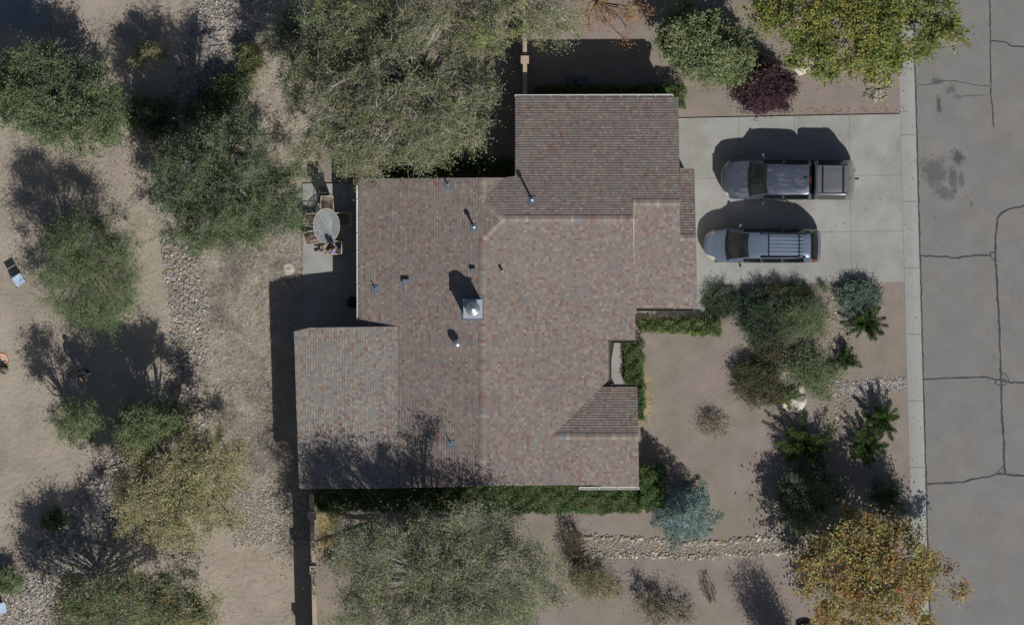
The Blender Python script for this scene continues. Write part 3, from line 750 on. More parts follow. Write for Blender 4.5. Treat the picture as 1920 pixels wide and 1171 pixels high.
tree('desert_tree', 'leafy green tree at the left edge, tallest thing in the upper left', 'tree', [(110, 185, 118, 75), (150, 230, 80, 52), (40, 170, 70, 60), (70, 115, 45, 28)], (110, 170), 4.8, .9, 56, .5, 20, 50, (.11, .05), MIDGRN + DKGRN, 14, .12, cr=.19, sh=.2, fe=1.4, vary=.24)
tree('desert_tree', 'broad dark green tree between the patio table and the rock bed', 'tree', [(440, 350, 135, 90), (360, 330, 70, 85), (480, 410, 90, 60), (430, 260, 80, 40), (400, 430, 90, 45)], (420, 330), 7.0, 1.6, 84, .56, 20, 54, (.10, .036), DKGRN, 15, .15, cr=.2, sh=.3, fe=1.5, vary=.24)
tree('desert_willow', 'feathery pale green tree standing alone in the dirt yard', 'tree', [(165, 520, 95, 85), (185, 560, 70, 60), (150, 460, 70, 55), (200, 480, 60, 50)], (150, 490), 4.7, .8, 80, .46, 15, 42, (.13, .02), FEATH, 16, .05, twig_r=.007, cr=.24, up=.6, sh=.1, fe=1.6)
tree('cottonwood', 'yellowing rounded tree in the lower left with a dark green side', 'tree', [(335, 880, 115, 100), (350, 960, 100, 70), (390, 880, 70, 70), (290, 940, 75, 70)], (335, 895), 6.6, 2.0, 76, .5, 18, 50, (.085, .045), YEL + TAN + [(150, 146, 104, 5), (126, 130, 84, 3)], 17, .14, cr=.2, sh=.1, vary=.24, fe=1.3)
tree('cottonwood', 'dark green crown tucked behind the yellowing tree', 'tree', [(262, 805, 45, 50), (300, 790, 50, 35)], (275, 800), 6.6, 1.4, 30, .48, 16, 40, (.09, .04), MIDGRN, 18, .1, cr=.18, sh=.2)
tree('slim_tree', 'slim tree with a small round green crown left of the yellowing tree', 'tree', [(146, 790, 46, 44)], (146, 790), 4.7, .6, 30, .4, 14, 34, (.08, .035), MIDGRN + FEATH, 19, .06, cr=.15, sh=.5)
tree('desert_tree', 'loose yellow green tree at the bottom edge, lower left', 'tree', [(220, 1130, 120, 55), (330, 1150, 70, 40), (160, 1160, 70, 40), (300, 1110, 60, 30)], (225, 1150), 5.4, 1.5, 56, .56, 16, 46, (.11, .04), MIXY + DKGRN, 20, .08, cr=.25, sh=.1, spurs=2, fe=1.3)
tree('elm_tree', 'wide sparse tree of tangled grey branches south of the house', 'tree', [(830, 1070, 190, 120), (720, 1060, 110, 100), (960, 1090, 100, 90), (800, 1150, 190, 80), (870, 980, 90, 45)], (810, 1090),
     8.2, 2.6, 110, .62, 17, 46, (.11, .036), DKGRN + OLIVE + [(112, 118, 90, 3)], 21, .17, bark='twig', twig_r=.012, cr=.25, spurs=10, sh=.1, vary=.26, fe=1.4)
tree('maple_tree', 'autumn orange and gold tree overhanging the kerb, lower right', 'tree', [(1630, 1075, 135, 100), (1600, 1010, 90, 60), (1690, 1050, 90, 65), (1650, 1130, 120, 70), (1765, 1095, 48, 22), (1545, 1075, 60, 55)], (1608, 1080),
     5.3, 1.6, 74, .46, 15, 22, (.13, .085), FALL, 22, .12, bark='twig', cr=.2, twig_r=.009, sh=.1, vary=.25)
tree('maple_tree', 'yellow green autumn tree overhanging the kerb, upper right', 'tree', [(1610, 20, 170, 90), (1560, 80, 90, 60), (1690, 60, 100, 55), (1480, 40, 70, 50), (1780, 60, 30, 24), (1530, 135, 28, 20), (1640, 115, 60, 28)], (1610, 10),
     6.2, 2.0, 78, .48, 18, 28, (.125, .085), LIME, 23, .14, bark='twig', cr=.20, twig_r=.009, sh=.1, vary=.25)
tree('ash_tree', 'bushy green tree between the garage and the purple shrub', 'tree', [(1325, 90, 92, 62), (1290, 60, 60, 50), (1370, 110, 55, 45), (1310, 130, 50, 32)], (1325, 85), 3.6, .8, 34, .48, 20, 50, (.13, .06), MIDGRN + [(116, 128, 84, 3), (134, 136, 90, 1)], 24, .1, cr=.18)
tree('bare_tree', 'almost bare tree with thin orange leaves at the top edge', 'tree', [(1130, 10, 70, 60), (1160, 50, 55, 40), (1190, 20, 45, 40)], (1118, 4), 3.2, .6, 20, .45, 10, 12, (.09, .035), [(150, 104, 56, 3), (160, 122, 72, 2), (130, 92, 60, 1)], 25, .05, bark='darkbark', twig_r=.008, cr=.2)
tree('plum_shrub', 'dark purple leaved shrub beside the driveway corner', 'shrub', [(1434, 172, 58, 44), (1420, 140, 40, 30)], (1425, 165), 2.5, .25, 26, .4, 22, 46, (.085, .05), PURP, 26, .04, stems=6, cr=.15, names=('stem', 'foliage'))
spruce('blue_spruce', 'conical blue spruce at the corner of the long hedge', 'tree', (1284, 962), 64, 4.3, BLUE, 27)
# shrubs of the front island
tree('juniper_shrub', 'blue green shrub at the corner of the driveway and hedge', 'shrub', [(1356, 568, 36, 32)], (1356, 566), .75, .15, 16, .34, 18, 50, (.08, .022), TEAL + JUNDK, 28, .03, stems=6, cr=.12, out=1.0, names=('stem', 'foliage'))
tree('juniper_shrub', 'large dark green rounded shrub, left half of the island clump', 'shrub', [(1430, 595, 42, 52), (1450, 620, 40, 30)], (1430, 595), 1.25, .2, 24, .42, 20, 56, (.085, .022), TEAL + JUNDK, 29, .04, stems=6, cr=.14, out=1.0, names=('stem', 'foliage'))
tree('broom_shrub', 'soft olive feathery shrub, right half of the island clump', 'shrub', [(1500, 595, 52, 44)], (1500, 592), 1.3, .2, 26, .4, 18, 44, (.12, .014), FEATH, 30, .03, stems=8, cr=.16, up=.3, names=('stem', 'foliage'))
tree('broom_shrub', 'dark wispy shrub at the driveway edge, mostly standing in for the island clump shadow', 'shrub', [(1475, 545, 58, 22), (1445, 545, 30, 18)], (1475, 552), .8, .15, 22, .32, 12, 32, (.11, .014), JUNDK + BROWN, 31, .02, stems=8, cr=.14, up=.3, names=('stem', 'foliage'))  # little real growth; its dark foliage is mainly the bush shadow built as leaves
tree('broom_shrub', 'tiny wispy green tuft at the driveway edge', 'shrub', [(1545, 541, 12, 9)], (1545, 541), .5, .1, 5, .18, 10, 26, (.09, .014), FEATH, 32, .01, stems=5, cr=.09, names=('stem', 'foliage'))
tree('sage_shrub', 'silvery blue green shrub near the kerb by the driveway', 'shrub', [(1612, 556, 42, 32), (1600, 548, 28, 22)], (1610, 553), .8, .15, 22, .34, 20, 46, (.075, .035), TEAL + [(112, 128, 116, 3)], 33, .03, stems=6, cr=.12, names=('stem', 'foliage'))
plumes('juniper', 'bright green spiky juniper directly below the silvery shrub', 'shrub', (1627, 606), 46, 1.2, 30, JUN, 34, npl=210, elev=(10, 72), fat=.058)
plumes('juniper', 'small spiky juniper above the rock strip that meets the kerb', 'shrub', (1588, 676), 30, .9, 17, JUN, 35, npl=130, fat=.055, elev=(14, 78))
tree('brown_shrub', 'dull brown green shrub at the gravel edge, left of the white rocks', 'shrub', [(1420, 715, 46, 44), (1440, 735, 36, 30)], (1425, 715), 1.1, .15, 26, .36, 18, 46, (.07, .028), BROWN + [(84, 88, 56, 3)], 36, .03, stems=7, cr=.13, names=('stem', 'foliage'))
tree('brown_shrub', 'smaller brownish shrub tucked under the island clump', 'shrub', [(1445, 658, 30, 24)], (1447, 660), 1.1, .12, 14, .3, 16, 44, (.07, .028), BROWN, 37, .025, stems=6, cr=.12, names=('stem', 'foliage'))
tree('sage_shrub', 'loose grey green shrub spreading right of the white rocks', 'shrub', [(1520, 695, 55, 48), (1550, 715, 35, 40), (1490, 690, 30, 40)], (1520, 695), 1.1, .15, 26, .36, 15, 26, (.09, .028), FEATH + MIDGRN, 38, .03, stems=8, cr=.17, names=('stem', 'foliage'))
tree('sage_shrub', 'low leafy sprig growing between the two white rocks', 'shrub', [(1482, 745, 18, 16)], (1482, 745), .5, .1, 8, .2, 12, 30, (.07, .03), MIDGRN, 39, .02, stems=5, cr=.1, names=('stem', 'foliage'))
plumes('juniper', 'bright spiky juniper below the rock strip by the kerb', 'shrub', (1652, 788), 42, 1.6, 30, JUN, 40, npl=210, elev=(12, 74), fat=.06)
plumes('juniper', 'spiky juniper at lower left of the kerbside one, half in shade', 'shrub', (1628, 838), 42, 1.4, 28, JUN, 41, npl=200, elev=(12, 74), fat=.06)
plumes('juniper', 'tall spiky juniper rising out of the deep shade of the autumn tree', 'shrub', (1512, 836), 62, 1.9, 40, JUN, 42, npl=240, fat=.075, elev=(12, 74))
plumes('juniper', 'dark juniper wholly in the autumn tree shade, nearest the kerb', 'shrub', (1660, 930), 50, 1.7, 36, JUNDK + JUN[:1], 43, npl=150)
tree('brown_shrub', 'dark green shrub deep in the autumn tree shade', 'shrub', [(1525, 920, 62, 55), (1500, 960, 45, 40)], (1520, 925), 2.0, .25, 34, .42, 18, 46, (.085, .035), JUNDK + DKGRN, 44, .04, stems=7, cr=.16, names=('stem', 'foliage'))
tree('dry_shrub', 'dry thin shrub alone on the front gravel', 'shrub', [(1341, 797, 34, 30)], (1341, 800), .8, .08, 22, .22, 9, 12, (.08, .016), [(132, 124, 98, 3), (112, 108, 84, 2), (146, 138, 116, 2)], 45, .012, stems=9, bark='darkbark', twig_r=.006, cr=.13, names=('stem', 'foliage'))
tree('dry_shrub', 'leafless twiggy sapling on the gravel at the bottom edge', 'shrub', [(1330, 1105, 20, 26)], (1333, 1126), 1.0, .1, 12, .2, 7, 1, (.05, .012), [(118, 96, 84, 1)], 46, .012, stems=4, bark='darkbark', twig_r=.006, cr=.1, names=('stem', 'foliage'))
tree('rabbitbrush', 'yellow green brush, left one of the two near the bottom edge', 'shrub', [(1112, 1092, 36, 26), (1140, 1110, 26, 22), (1090, 1085, 18, 14)], (1115, 1098), 1.5, .12, 24, .3, 13, 16, (.09, .024), MIXY, 47, .018, stems=7, cr=.2, sh=.2, fe=1.6, names=('stem', 'foliage'))
tree('rabbitbrush', 'yellow green brush, right one of the two near the bottom edge', 'shrub', [(1216, 1126, 30, 20), (1260, 1150, 50, 26)], (1220, 1130), 1.7, .12, 22, .3, 12, 14, (.09, .024), MIXY + BROWN, 48, .018, stems=7, cr=.2, sh=.2, fe=1.6, bark='darkbark', names=('stem', 'foliage'))
tree('dry_shrub', 'sparse dark twigs standing in for tree shadow over the dry creek of cobbles', 'shrub', [(1075, 1015, 26, 30), (1085, 1065, 20, 22)], (1082, 1050), 1.2, .12, 18, .3, 10, 14, (.08, .028), [(70, 62, 54, 3), (92, 88, 66, 2)], 49, .02, stems=6, bark='darkbark', twig_r=.008, cr=.14, names=('stem', 'foliage'))  # no plant of its own: dark twigs added for the sparse grey tree's shadow
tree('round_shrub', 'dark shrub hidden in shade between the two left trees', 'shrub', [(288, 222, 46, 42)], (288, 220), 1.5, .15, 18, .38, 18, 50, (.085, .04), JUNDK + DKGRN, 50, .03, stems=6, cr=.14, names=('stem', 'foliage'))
tree('fern_shrub', 'small yellowish tree catching sun amid the shadow, upper left', 'shrub', [(285, 98, 30, 15), (258, 115, 18, 8)], (280, 102), 1.9, .5, 14, .26, 10, 26, (.11, .04), [(120, 122, 88, 3), (106, 110, 76, 2), (132, 106, 88, 1.2)], 51, .02, stems=4, cr=.12, names=('stem', 'foliage'))
tree('fern_shrub', 'bright yellow green shrub at the edge of the upper rock bed', 'shrub', [(466, 110, 26, 26), (455, 150, 16, 18)], (466, 115), 1.2, .15, 14, .3, 14, 34, (.09, .04), [(108, 114, 72, 3), (94, 102, 66, 3), (132, 128, 82, 1)], 52, .02, stems=5, cr=.12, names=('stem', 'foliage'))
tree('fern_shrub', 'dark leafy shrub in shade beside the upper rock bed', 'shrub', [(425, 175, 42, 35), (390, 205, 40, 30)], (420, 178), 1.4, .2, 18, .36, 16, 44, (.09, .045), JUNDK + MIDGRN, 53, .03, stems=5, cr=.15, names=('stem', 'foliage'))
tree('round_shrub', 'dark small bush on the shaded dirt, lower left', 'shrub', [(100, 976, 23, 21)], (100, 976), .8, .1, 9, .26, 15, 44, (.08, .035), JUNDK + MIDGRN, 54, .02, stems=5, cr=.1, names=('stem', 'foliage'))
tree('round_shrub', 'rounded green bush at the left edge near the bottom corner', 'shrub', [(16, 1090, 30, 28)], (14, 1090), 1.3, .15, 13, .34, 18, 46, (.085, .035), MIDGRN + FEATH, 55, .03, stems=6, cr=.13, names=('stem', 'foliage'))
tree('fern_shrub', 'green sapling beside the patio corner', 'shrub', [(648, 302, 24, 24), (672, 318, 18, 14)], (650, 300), 2.6, .8, 12, .36, 12, 34, (.09, .04), MIDGRN, 56, .03, stems=3, cr=.16, names=('stem', 'foliage'))
tree('fern_shrub', 'small sunlit weed at the entry hedge corner', 'shrub', [(1299, 0, 1, 1)], (1299, -40), .3, .1, 2, .1, 2, 4, (.05, .03), MIDGRN, 57, .01, stems=2, cr=.05, names=('stem', 'foliage')) if False else None
# clipped hedges
hedge('hedge', 'long clipped hedge along the south wall, turning up round the corner', [(596, 912, 960, 955, 1.0), (962, 905, 1198, 958, 1.05), (1200, 876, 1244, 952, 1.35)], HEDGE, 60, 1500)
hedge('hedge', 'clipped hedge beside the front path to the driveway', [(1197, 600, 1225, 620, .48), (1231, 599, 1300, 622, .56), (1296, 600, 1349, 626, .6)], HEDGE + [(108, 120, 56, 3)], 61, 1500)
hedge('hedge', 'clipped hedge closing the entry stoop', [(1173, 642, 1203, 722, .62), (1196, 724, 1206, 785, .6)], HEDGE, 62, 1500)
hedge('hedge', 'shaded hedge along the north wall of the garage with one sunlit end', [(1005, 162, 1236, 182, .8), (1238, 161, 1281, 199, 1.0)], HEDGE, 63, 1300)
hedge('hedge', 'dark hedge under the big elm against the north wall of the house', [(700, 300, 960, 326, 1.1)], HEDGE, 64, 900)
# conifer just below the frame: only its shadow falls into the picture
tree('pine_tree', 'tall narrow pine just below the bottom edge, known by its shadow', 'tree', [(1518, 1345, 44, 44)], (1518, 1345), 6.6, .8, 1, .3, 4, 8, (.1, .03), JUNDK, 65, .1) if False else None
plumes('cypress', 'narrow upright cypress just below the bottom edge, known by its shadow', 'tree', (1496, 1262), 50, 5.2, 70, JUNDK, 65, npl=220, elev=(62, 87), fat=.2)
# ------------------------------------------------------------------ vehicles
def smooth_interp(x, pts):
    xs = np.array([p[0] for p in pts], float); ys = np.array([p[1] for p in pts], float)
    # monotone cubic
    h = np.diff(xs); dl = np.diff(ys) / h; m = np.zeros(len(xs)); m[0], m[-1] = dl[0], dl[-1]
    for i in range(1, len(xs) - 1):
        if dl[i - 1] * dl[i] > 0: m[i] = 2 * dl[i - 1] * dl[i] / (dl[i - 1] + dl[i])
    i = np.clip(np.searchsorted(xs, x) - 1, 0, len(h) - 1); t = np.clip((x - xs[i]) / h[i], 0, 1)
    return ys[i] * (2 * t**3 - 3 * t**2 + 1) + m[i] * h[i] * (t**3 - 2 * t**2 + t) + ys[i + 1] * (3 * t**2 - 2 * t**3) + m[i + 1] * h[i] * (t**3 - t**2)
def paint(name, colr, metal=.35, rough=.32):
    m = mat(name, colr, rough, metal=metal, coat=.5, spec=.5, var=.05, vscale=3); return m
M['glass_dark'] = mat('glass_dark', c(20, 24, 25), .12, spec=.4)
M['wind'] = mat('windshield', c(40, 47, 47), .1, spec=.5, var=.45, vscale=1.6)
M['lamp'] = mat('lamp', c(190, 188, 180), .15, spec=.7)
M['red'] = mat('red_lens', c(112, 40, 44), .2, spec=.6)
M['chrome'] = mat('chrome', c(205, 205, 205), .2, metal=.9)
def vehicle(root, L, zt, zb, wb, wr, classify, wheels, wr_rad, mats, nst=130):
    """loft half sections along the length, mirror them, then hand each face to its part"""
    xs = np.linspace(0, L, nst); ZT, ZB, WB, WR = (smooth_interp(xs, q) for q in (zt, zb, wb, wr))
    secs = []
    for x, t, b, w_, r in zip(xs, ZT, ZB, WB, WR):
        z0 = .30
        for xc in wheels:
            dx = abs(x - xc); Ra = wr_rad + .07
            if dx < Ra: z0 = max(z0, wr_rad + math.sqrt(Ra * Ra - dx * dx) - .02)
        z0 = min(z0, b - .16)
        secs.append([(w_ * .80, z0), (w_ * .97, z0), (w_ * 1.0, (z0 + b) * .5), (w_ * .995, b - .09), (w_ * .965, b), (r, t - .045 if t - b > .12 else b + (t - b) * .55), (r * .90, t - .014), (r * .5, t - .003), (0, t)])
    k = 2 * len(secs[0]) - 1; V = []
    for x, s_ in zip(xs, secs):
        row = [(x - L / 2, -y, z) for y, z in s_] + [(x - L / 2, y, z) for y, z in s_[-2::-1]]
        V += row
    V = np.array(V); parts = {}
    bow = smooth_interp(V[:, 0] + L / 2, [(0, .16), (.5, .12), (L * .38, .10), (L * .6, .0), (L * .85, -.03), (L, -.10)])
    V[:, 0] += bow * (np.abs(V[:, 1]) / (max(WB))) ** 2 - bow * .25
    for i in range(nst - 1):
        for j in range(k - 1):
            seg = j if j < k // 2 else k - 2 - j; side = -1 if j < k // 2 else 1
            xm = (xs[i] + xs[i + 1]) / 2
            parts.setdefault(classify(xm, seg, side), []).append((i * k + j, i * k + j + 1, (i + 1) * k + j + 1, (i + 1) * k + j)[::-1])
    parts.setdefault('grille', []).append(tuple(range(k))); parts.setdefault('tailgate', []).append(tuple(range((nst - 1) * k, nst * k))[::-1])
    for nm, F in parts.items():
        ids = sorted({i for f in F for i in f}); mp = {a: b for b, a in enumerate(ids)}
        mk(nm.split('#')[0], V[ids], [tuple(mp[i] for i in f) for f in F], mats[nm.split('#')[0]], root, smooth=True, origin=(0, 0, 0))
    for xc in wheels:
        wx = xc - L / 2; w_ = float(smooth_interp(np.array([xc]), wb)[0])
        for s_ in (-1, 1):
            t = MB(); n = 28; yo, yi = s_ * (w_ - .02), s_ * (w_ - .24)
            ring = [(wr_rad * .62, yo), (wr_rad * .9, yo + s_ * .01), (wr_rad, yo - s_ * .03), (wr_rad, yi), (wr_rad * .6, yi)]
            Vv = [(wx + r * math.cos(a), y, wr_rad + r * math.sin(a)) for r, y in ring for a in np.linspace(0, 2 * math.pi, n, endpoint=False)]
            F = [(q * n + a, q * n + (a + 1) % n, (q + 1) * n + (a + 1) % n, (q + 1) * n + a) for q in range(4) for a in range(n)]
            t.add(Vv, F); wo = t.build('wheel', M['rubber'], root, smooth=True, origin=(0, 0, 0))
            rm = MB(); rm.tube([(wx, yo - s_ * .06, wr_rad), (wx, yo - s_ * .02, wr_rad)], wr_rad * .62, 24)
            for q in range(5):
                a = q * 2 * math.pi / 5; rm.box(wx + .5 * wr_rad * .6 * math.cos(a), yo - s_ * .012, wr_rad + .5 * wr_rad * .6 * math.sin(a), .05, .02, .05)
            rm.build('rim', M['galv'], wo, origin=(0, 0, 0))
# --- pickup with a camper shell; 1353..1603 px long
tr = empty('pickup_truck', (X(1478), Y(336.5), .055), R(-.4), 'dark grey pickup truck with a lighter grey camper shell on its bed', 'truck')
LT = 247 * S; q = lambda px: (px - 1354.5) * S
PT = paint('truck_paint', c(80, 87, 98)); PS = paint('shell_paint', c(112, 114, 118), .3, .3)
zt = [(0, .82), (.10, 1.0), (.35, 1.09), (q(1404), 1.16), (q(1409), 1.20), (q(1440), 1.80), (q(1462), 1.86), (q(1500), 1.85), (q(1517), 1.81), (q(1521), 1.70), (q(1522.5), 1.15), (q(1525.5), 1.15), (q(1527), 1.72), (q(1534), 1.88), (q(1560), 1.90), (q(1588), 1.86), (q(1594), 1.55), (q(1597), 1.0), (LT, .82)]
zb = [(0, .74), (.3, 1.0), (q(1409), 1.12), (q(1440), 1.14), (q(1520), 1.14), (q(1522.5), 1.08), (q(1525.5), 1.08), (q(1527), 1.16), (q(1592), 1.15), (q(1597), .95), (LT, .75)]
wbp = [(0, .50), (.06, .66), (.2, .79), (.45, .855), (1.2, .865), (q(1500), .87), (q(1523), .865), (q(1580), .865), (q(1595), .84), (LT, .80)]
wrp = [(0, .42), (.06, .56), (.2, .66), (.5, .74), (q(1408), .76), (q(1440), .66), (q(1520), .645), (q(1522.5), .70), (q(1525.5), .70), (q(1527), .66), (q(1588), .66), (q(1595), .74), (LT, .74)]
def cls(x, seg, side):
    p = x / S + 1354.5; sd_ = '#L' if side < 0 else '#R'
    if p < 1364 and seg in (3, 4, 5): return 'headlight' + sd_
    if p < 1358 and seg in (2,) : return 'bumper' + sd_
    if p > 1594 and seg in (2, 3): return 'taillight' + sd_
    if p > 1598: return 'rear_bumper'
    if 1403 < p < 1408.5 and seg in (5, 6, 7): return 'cowl'
    if 1366 < p < 1403 and seg >= 5: return 'hood'
    if 1409 < p < 1439.5 and seg in (6, 7): return 'windshield'
    if seg == 4 and (1430 < p < 1466 or 1470 < p < 1515): return ('side_window#1' if p < 1468 else 'side_window#2') + sd_
    if 1517.5 < p < 1521.5 and seg in (6, 7): return 'rear_window'
    if 1521.5 < p < 1526.5: return 'gap_seal'
    if p >= 1526.5 and seg >= 5: return 'camper_shell'
    if p >= 1526.5 and seg == 4: return 'shell_window' + sd_ if 1534 < p < 1586 else 'camper_shell'
    return 'body'
MT = dict(body=PT, hood=PT, camper_shell=PS, windshield=M['wind'], side_window=M['glass_dark'], rear_window=M['glass_dark'], shell_window=M['glass_dark'], gap_seal=M['black'], cowl=M['black'],
          headlight=M['lamp'], taillight=M['red'], bumper=M['chrome'], rear_bumper=M['chrome'], grille=M['black'], tailgate=PT)
vehicle(tr, LT, zt, zb, wbp, wrp, cls, [q(1389), q(1560)], .38, MT)
tx = lambda px: q(px) - LT / 2
for s_ in (-1, 1):
    m_ = MB(); m_.tube([(tx(1434), s_ * .84, 1.13), (tx(1432), s_ * .98, 1.17)], .025); m_.box(tx(1431), s_ * 1.02, 1.2, .10, .17, .22, rz=s_ * .25)
    m_.build('mirror', M['chrome'] if s_ > 0 else PT, tr, bevel=.03, origin=(0, 0, 0))
rk = MB()
for px in (1543, 1582):
    rk = MB(); rk.tube([(tx(px), -.58, 1.84), (tx(px), -.58, 1.955), (tx(px), .58, 1.955), (tx(px), .58, 1.84)], .026, 6); rk.build('roof_bar', M['black'], tr, origin=(0, 0, 0))
for s_ in (-1, 1): rk = MB(); rk.box(tx(1563), s_ * .585, 1.895, 1.25, .05, .03); rk.build('shell_rail', M['chrome'], tr, origin=(0, 0, 0))
rk = MB(); rk.box(tx(1520), 0, 1.78, .05, .28, .05); rk.build('brake_light', M['red'], tr, origin=(0, 0, 0))
rk = MB(); rk.box(tx(1593), .05, 1.62, .05, .2, .05); rk.build('brake_light', M['red'], tr, origin=(0, 0, 0))
rk = MB(); rk.box(tx(1604), .06, .42, .30, .07, .07); rk.tube([(tx(1608), .06, .44), (tx(1608), .06, .50)], .02, 8); rk.lathe(tx(1608), .06, [(.01, .48), (.045, .505), (.05, .53), (.03, .56), (.005, .57)], 12)
rk.build('tow_hitch', M['black'], tr, origin=(0, 0, 0))
rk = MB()
for k in range(6): rk.box(tx(1353.6), -.33 + k * .13, .82, .05, .07, .14)
rk.build('grille_bar', M['chrome'], tr, origin=(0, 0, 0))
rk = MB()
for y0 in (-.35, .12): rk.tube([(tx(1404), y0, 1.185), (tx(1412), y0 + .42, 1.27)], .012, 4)
rk.build('wiper', M['black'], tr, origin=(0, 0, 0))
rk = MB(); rk.tube([(tx(1510), .08, 1.84), (tx(1507), .08, 1.93)], .012, 5); rk.box(tx(1511), .08, 1.865, .14, .05, .03); rk.build('antenna', M['black'], tr, origin=(0, 0, 0))
# two pale dusty streaks on the cab roof and bonnet belong to the paint
def dusty(m):
    n = m.node_tree.nodes; l = m.node_tree.links; p = n['Principled BSDF']; src = p.inputs['Base Color'].links[0].from_socket
    tc = n.new('ShaderNodeTexCoord'); mp = n.new('ShaderNodeMapping'); mp.inputs['Scale'].default_value = (1.4, 4.2, 1); l.new(tc.outputs['Object'], mp.inputs[0])
    t = n.new('ShaderNodeTexNoise'); t.inputs['Scale'].default_value = 1.2; t.inputs['Detail'].default_value = 4; l.new(mp.outputs[0], t.inputs['Vector'])
    r = n.new('ShaderNodeMapRange'); l.new(t.outputs[0], r.inputs[0]); r.inputs[1].default_value = .52; r.inputs[2].default_value = .7; r.inputs[4].default_value = .6
    x = n.new('ShaderNodeMix'); x.data_type = 'RGBA'; l.new(r.outputs[0], x.inputs[0]); l.new(src, x.inputs[6]); x.inputs[7].default_value = (*c(112, 115, 121), 1); l.new(x.outputs[2], p.inputs['Base Color'])
    ro = n.new('ShaderNodeMapRange'); l.new(r.outputs[0], ro.inputs[0]); ro.inputs[2].default_value = .6; ro.inputs[3].default_value = .32; ro.inputs[4].default_value = .7; l.new(ro.outputs[0], p.inputs['Roughness'])
dusty(PT)
# --- estate / SUV; 1321..1539 px
sv = empty('parked_car', (X(1430), Y(460), .055), R(-.3), 'blue grey SUV with roof rails parked beside the pickup', 'car')
LS = 217 * S; q2 = lambda px: (px - 1321.5) * S
PB = paint('car_paint', c(112, 125, 143), .35, .3)
zt = [(0, .66), (.1, .80), (.4, .93), (q2(1360), 1.04), (q2(1364), 1.07), (q2(1405), 1.60), (q2(1430), 1.67), (q2(1470), 1.68), (q2(1510), 1.62), (q2(1520), 1.56), (q2(1534), 1.05), (LS, .78)]
zb = [(0, .60), (.4, .86), (q2(1364), .99), (q2(1405), 1.03), (q2(1510), 1.06), (q2(1530), 1.0), (LS, .72)]
wbp = [(0, .36), (.06, .48), (.2, .60), (.5, .70), (.9, .745), (q2(1420), .76), (q2(1500), .75), (q2(1528), .715), (LS, .64)]
wrp = [(0, .30), (.06, .40), (.2, .50), (.5, .58), (q2(1363), .66), (q2(1405), .565), (q2(1470), .56), (q2(1515), .53), (q2(1533), .60), (LS, .56)]
def cls2(x, seg, side):
    p = x / S + 1321.5; sd_ = '#L' if side < 0 else '#R'
    if 1324 < p < 1338 and seg in (3, 4, 5): return 'headlight' + sd_
    if 1523 < p < 1537 and seg in (2, 3, 4): return 'taillight' + sd_
    if p > 1536: return 'bumper'
    if 1359.5 < p < 1364.5 and seg in (5, 6, 7): return 'cowl'
    if 1334 < p < 1359.5 and seg >= 5: return 'hood'
    if 1364.5 < p < 1404 and seg in (6, 7): return 'windshield'
    if seg == 4 and (1392 < p < 1425 or 1427 < p < 1466 or 1468 < p < 1508): return 'side_window#%d' % (1 if p < 1426 else 2 if p < 1467 else 3) + sd_
    if 1519.5 < p < 1533 and seg >= 5: return 'rear_window'
    return 'body'
MS = dict(body=PB, hood=PB, windshield=M['wind'], side_window=M['glass_dark'], rear_window=M['glass_dark'], cowl=M['black'], headlight=M['lamp'], taillight=M['red'], bumper=PB, grille=M['black'], tailgate=PB)
vehicle(sv, LS, zt, zb, wbp, wrp, cls2, [q2(1354), q2(1494)], .35, MS)
sx = lambda px: q2(px) - LS / 2
for s_ in (-1, 1):
    m_ = MB(); m_.tube([(sx(1386), s_ * .73, 1.03), (sx(1387), s_ * .83, 1.07)], .022); m_.box(sx(1388), s_ * .86, 1.10, .09, .15, .15, rz=-s_ * .4)
    m_.build('mirror', M['black'] if s_ < 0 else PB, sv, bevel=.025, origin=(0, 0, 0))
    r_ = MB(); r_.tube([(sx(1426), s_ * .50, 1.65), (sx(1430), s_ * .515, 1.73), (sx(1505), s_ * .50, 1.71), (sx(1511), s_ * .48, 1.61)], .028, 6); r_.build('roof_rail', M['black'], sv, origin=(0, 0, 0))
for px, z in ((1442, 1.735), (1499, 1.715)):
    r_ = MB(); r_.tube([(sx(px), -.50, z), (sx(px), .50, z)], .018, 6); r_.build('roof_bar', M['black'], sv, origin=(0, 0, 0))
r_ = MB()
for k in range(5): r_.box(sx(1473), -.32 + k * .16, 1.684, 1.5, .03, .022)
r_.build('roof_rib', paint('rib', c(160, 170, 182)), sv, origin=(0, 0, 0))
r_ = MB()
for y0 in (-.1, .35): r_.tube([(sx(1362), y0, 1.07), (sx(1371), y0 - .42, 1.16)], .012, 4)
r_.build('wiper', M['black'], sv, origin=(0, 0, 0))

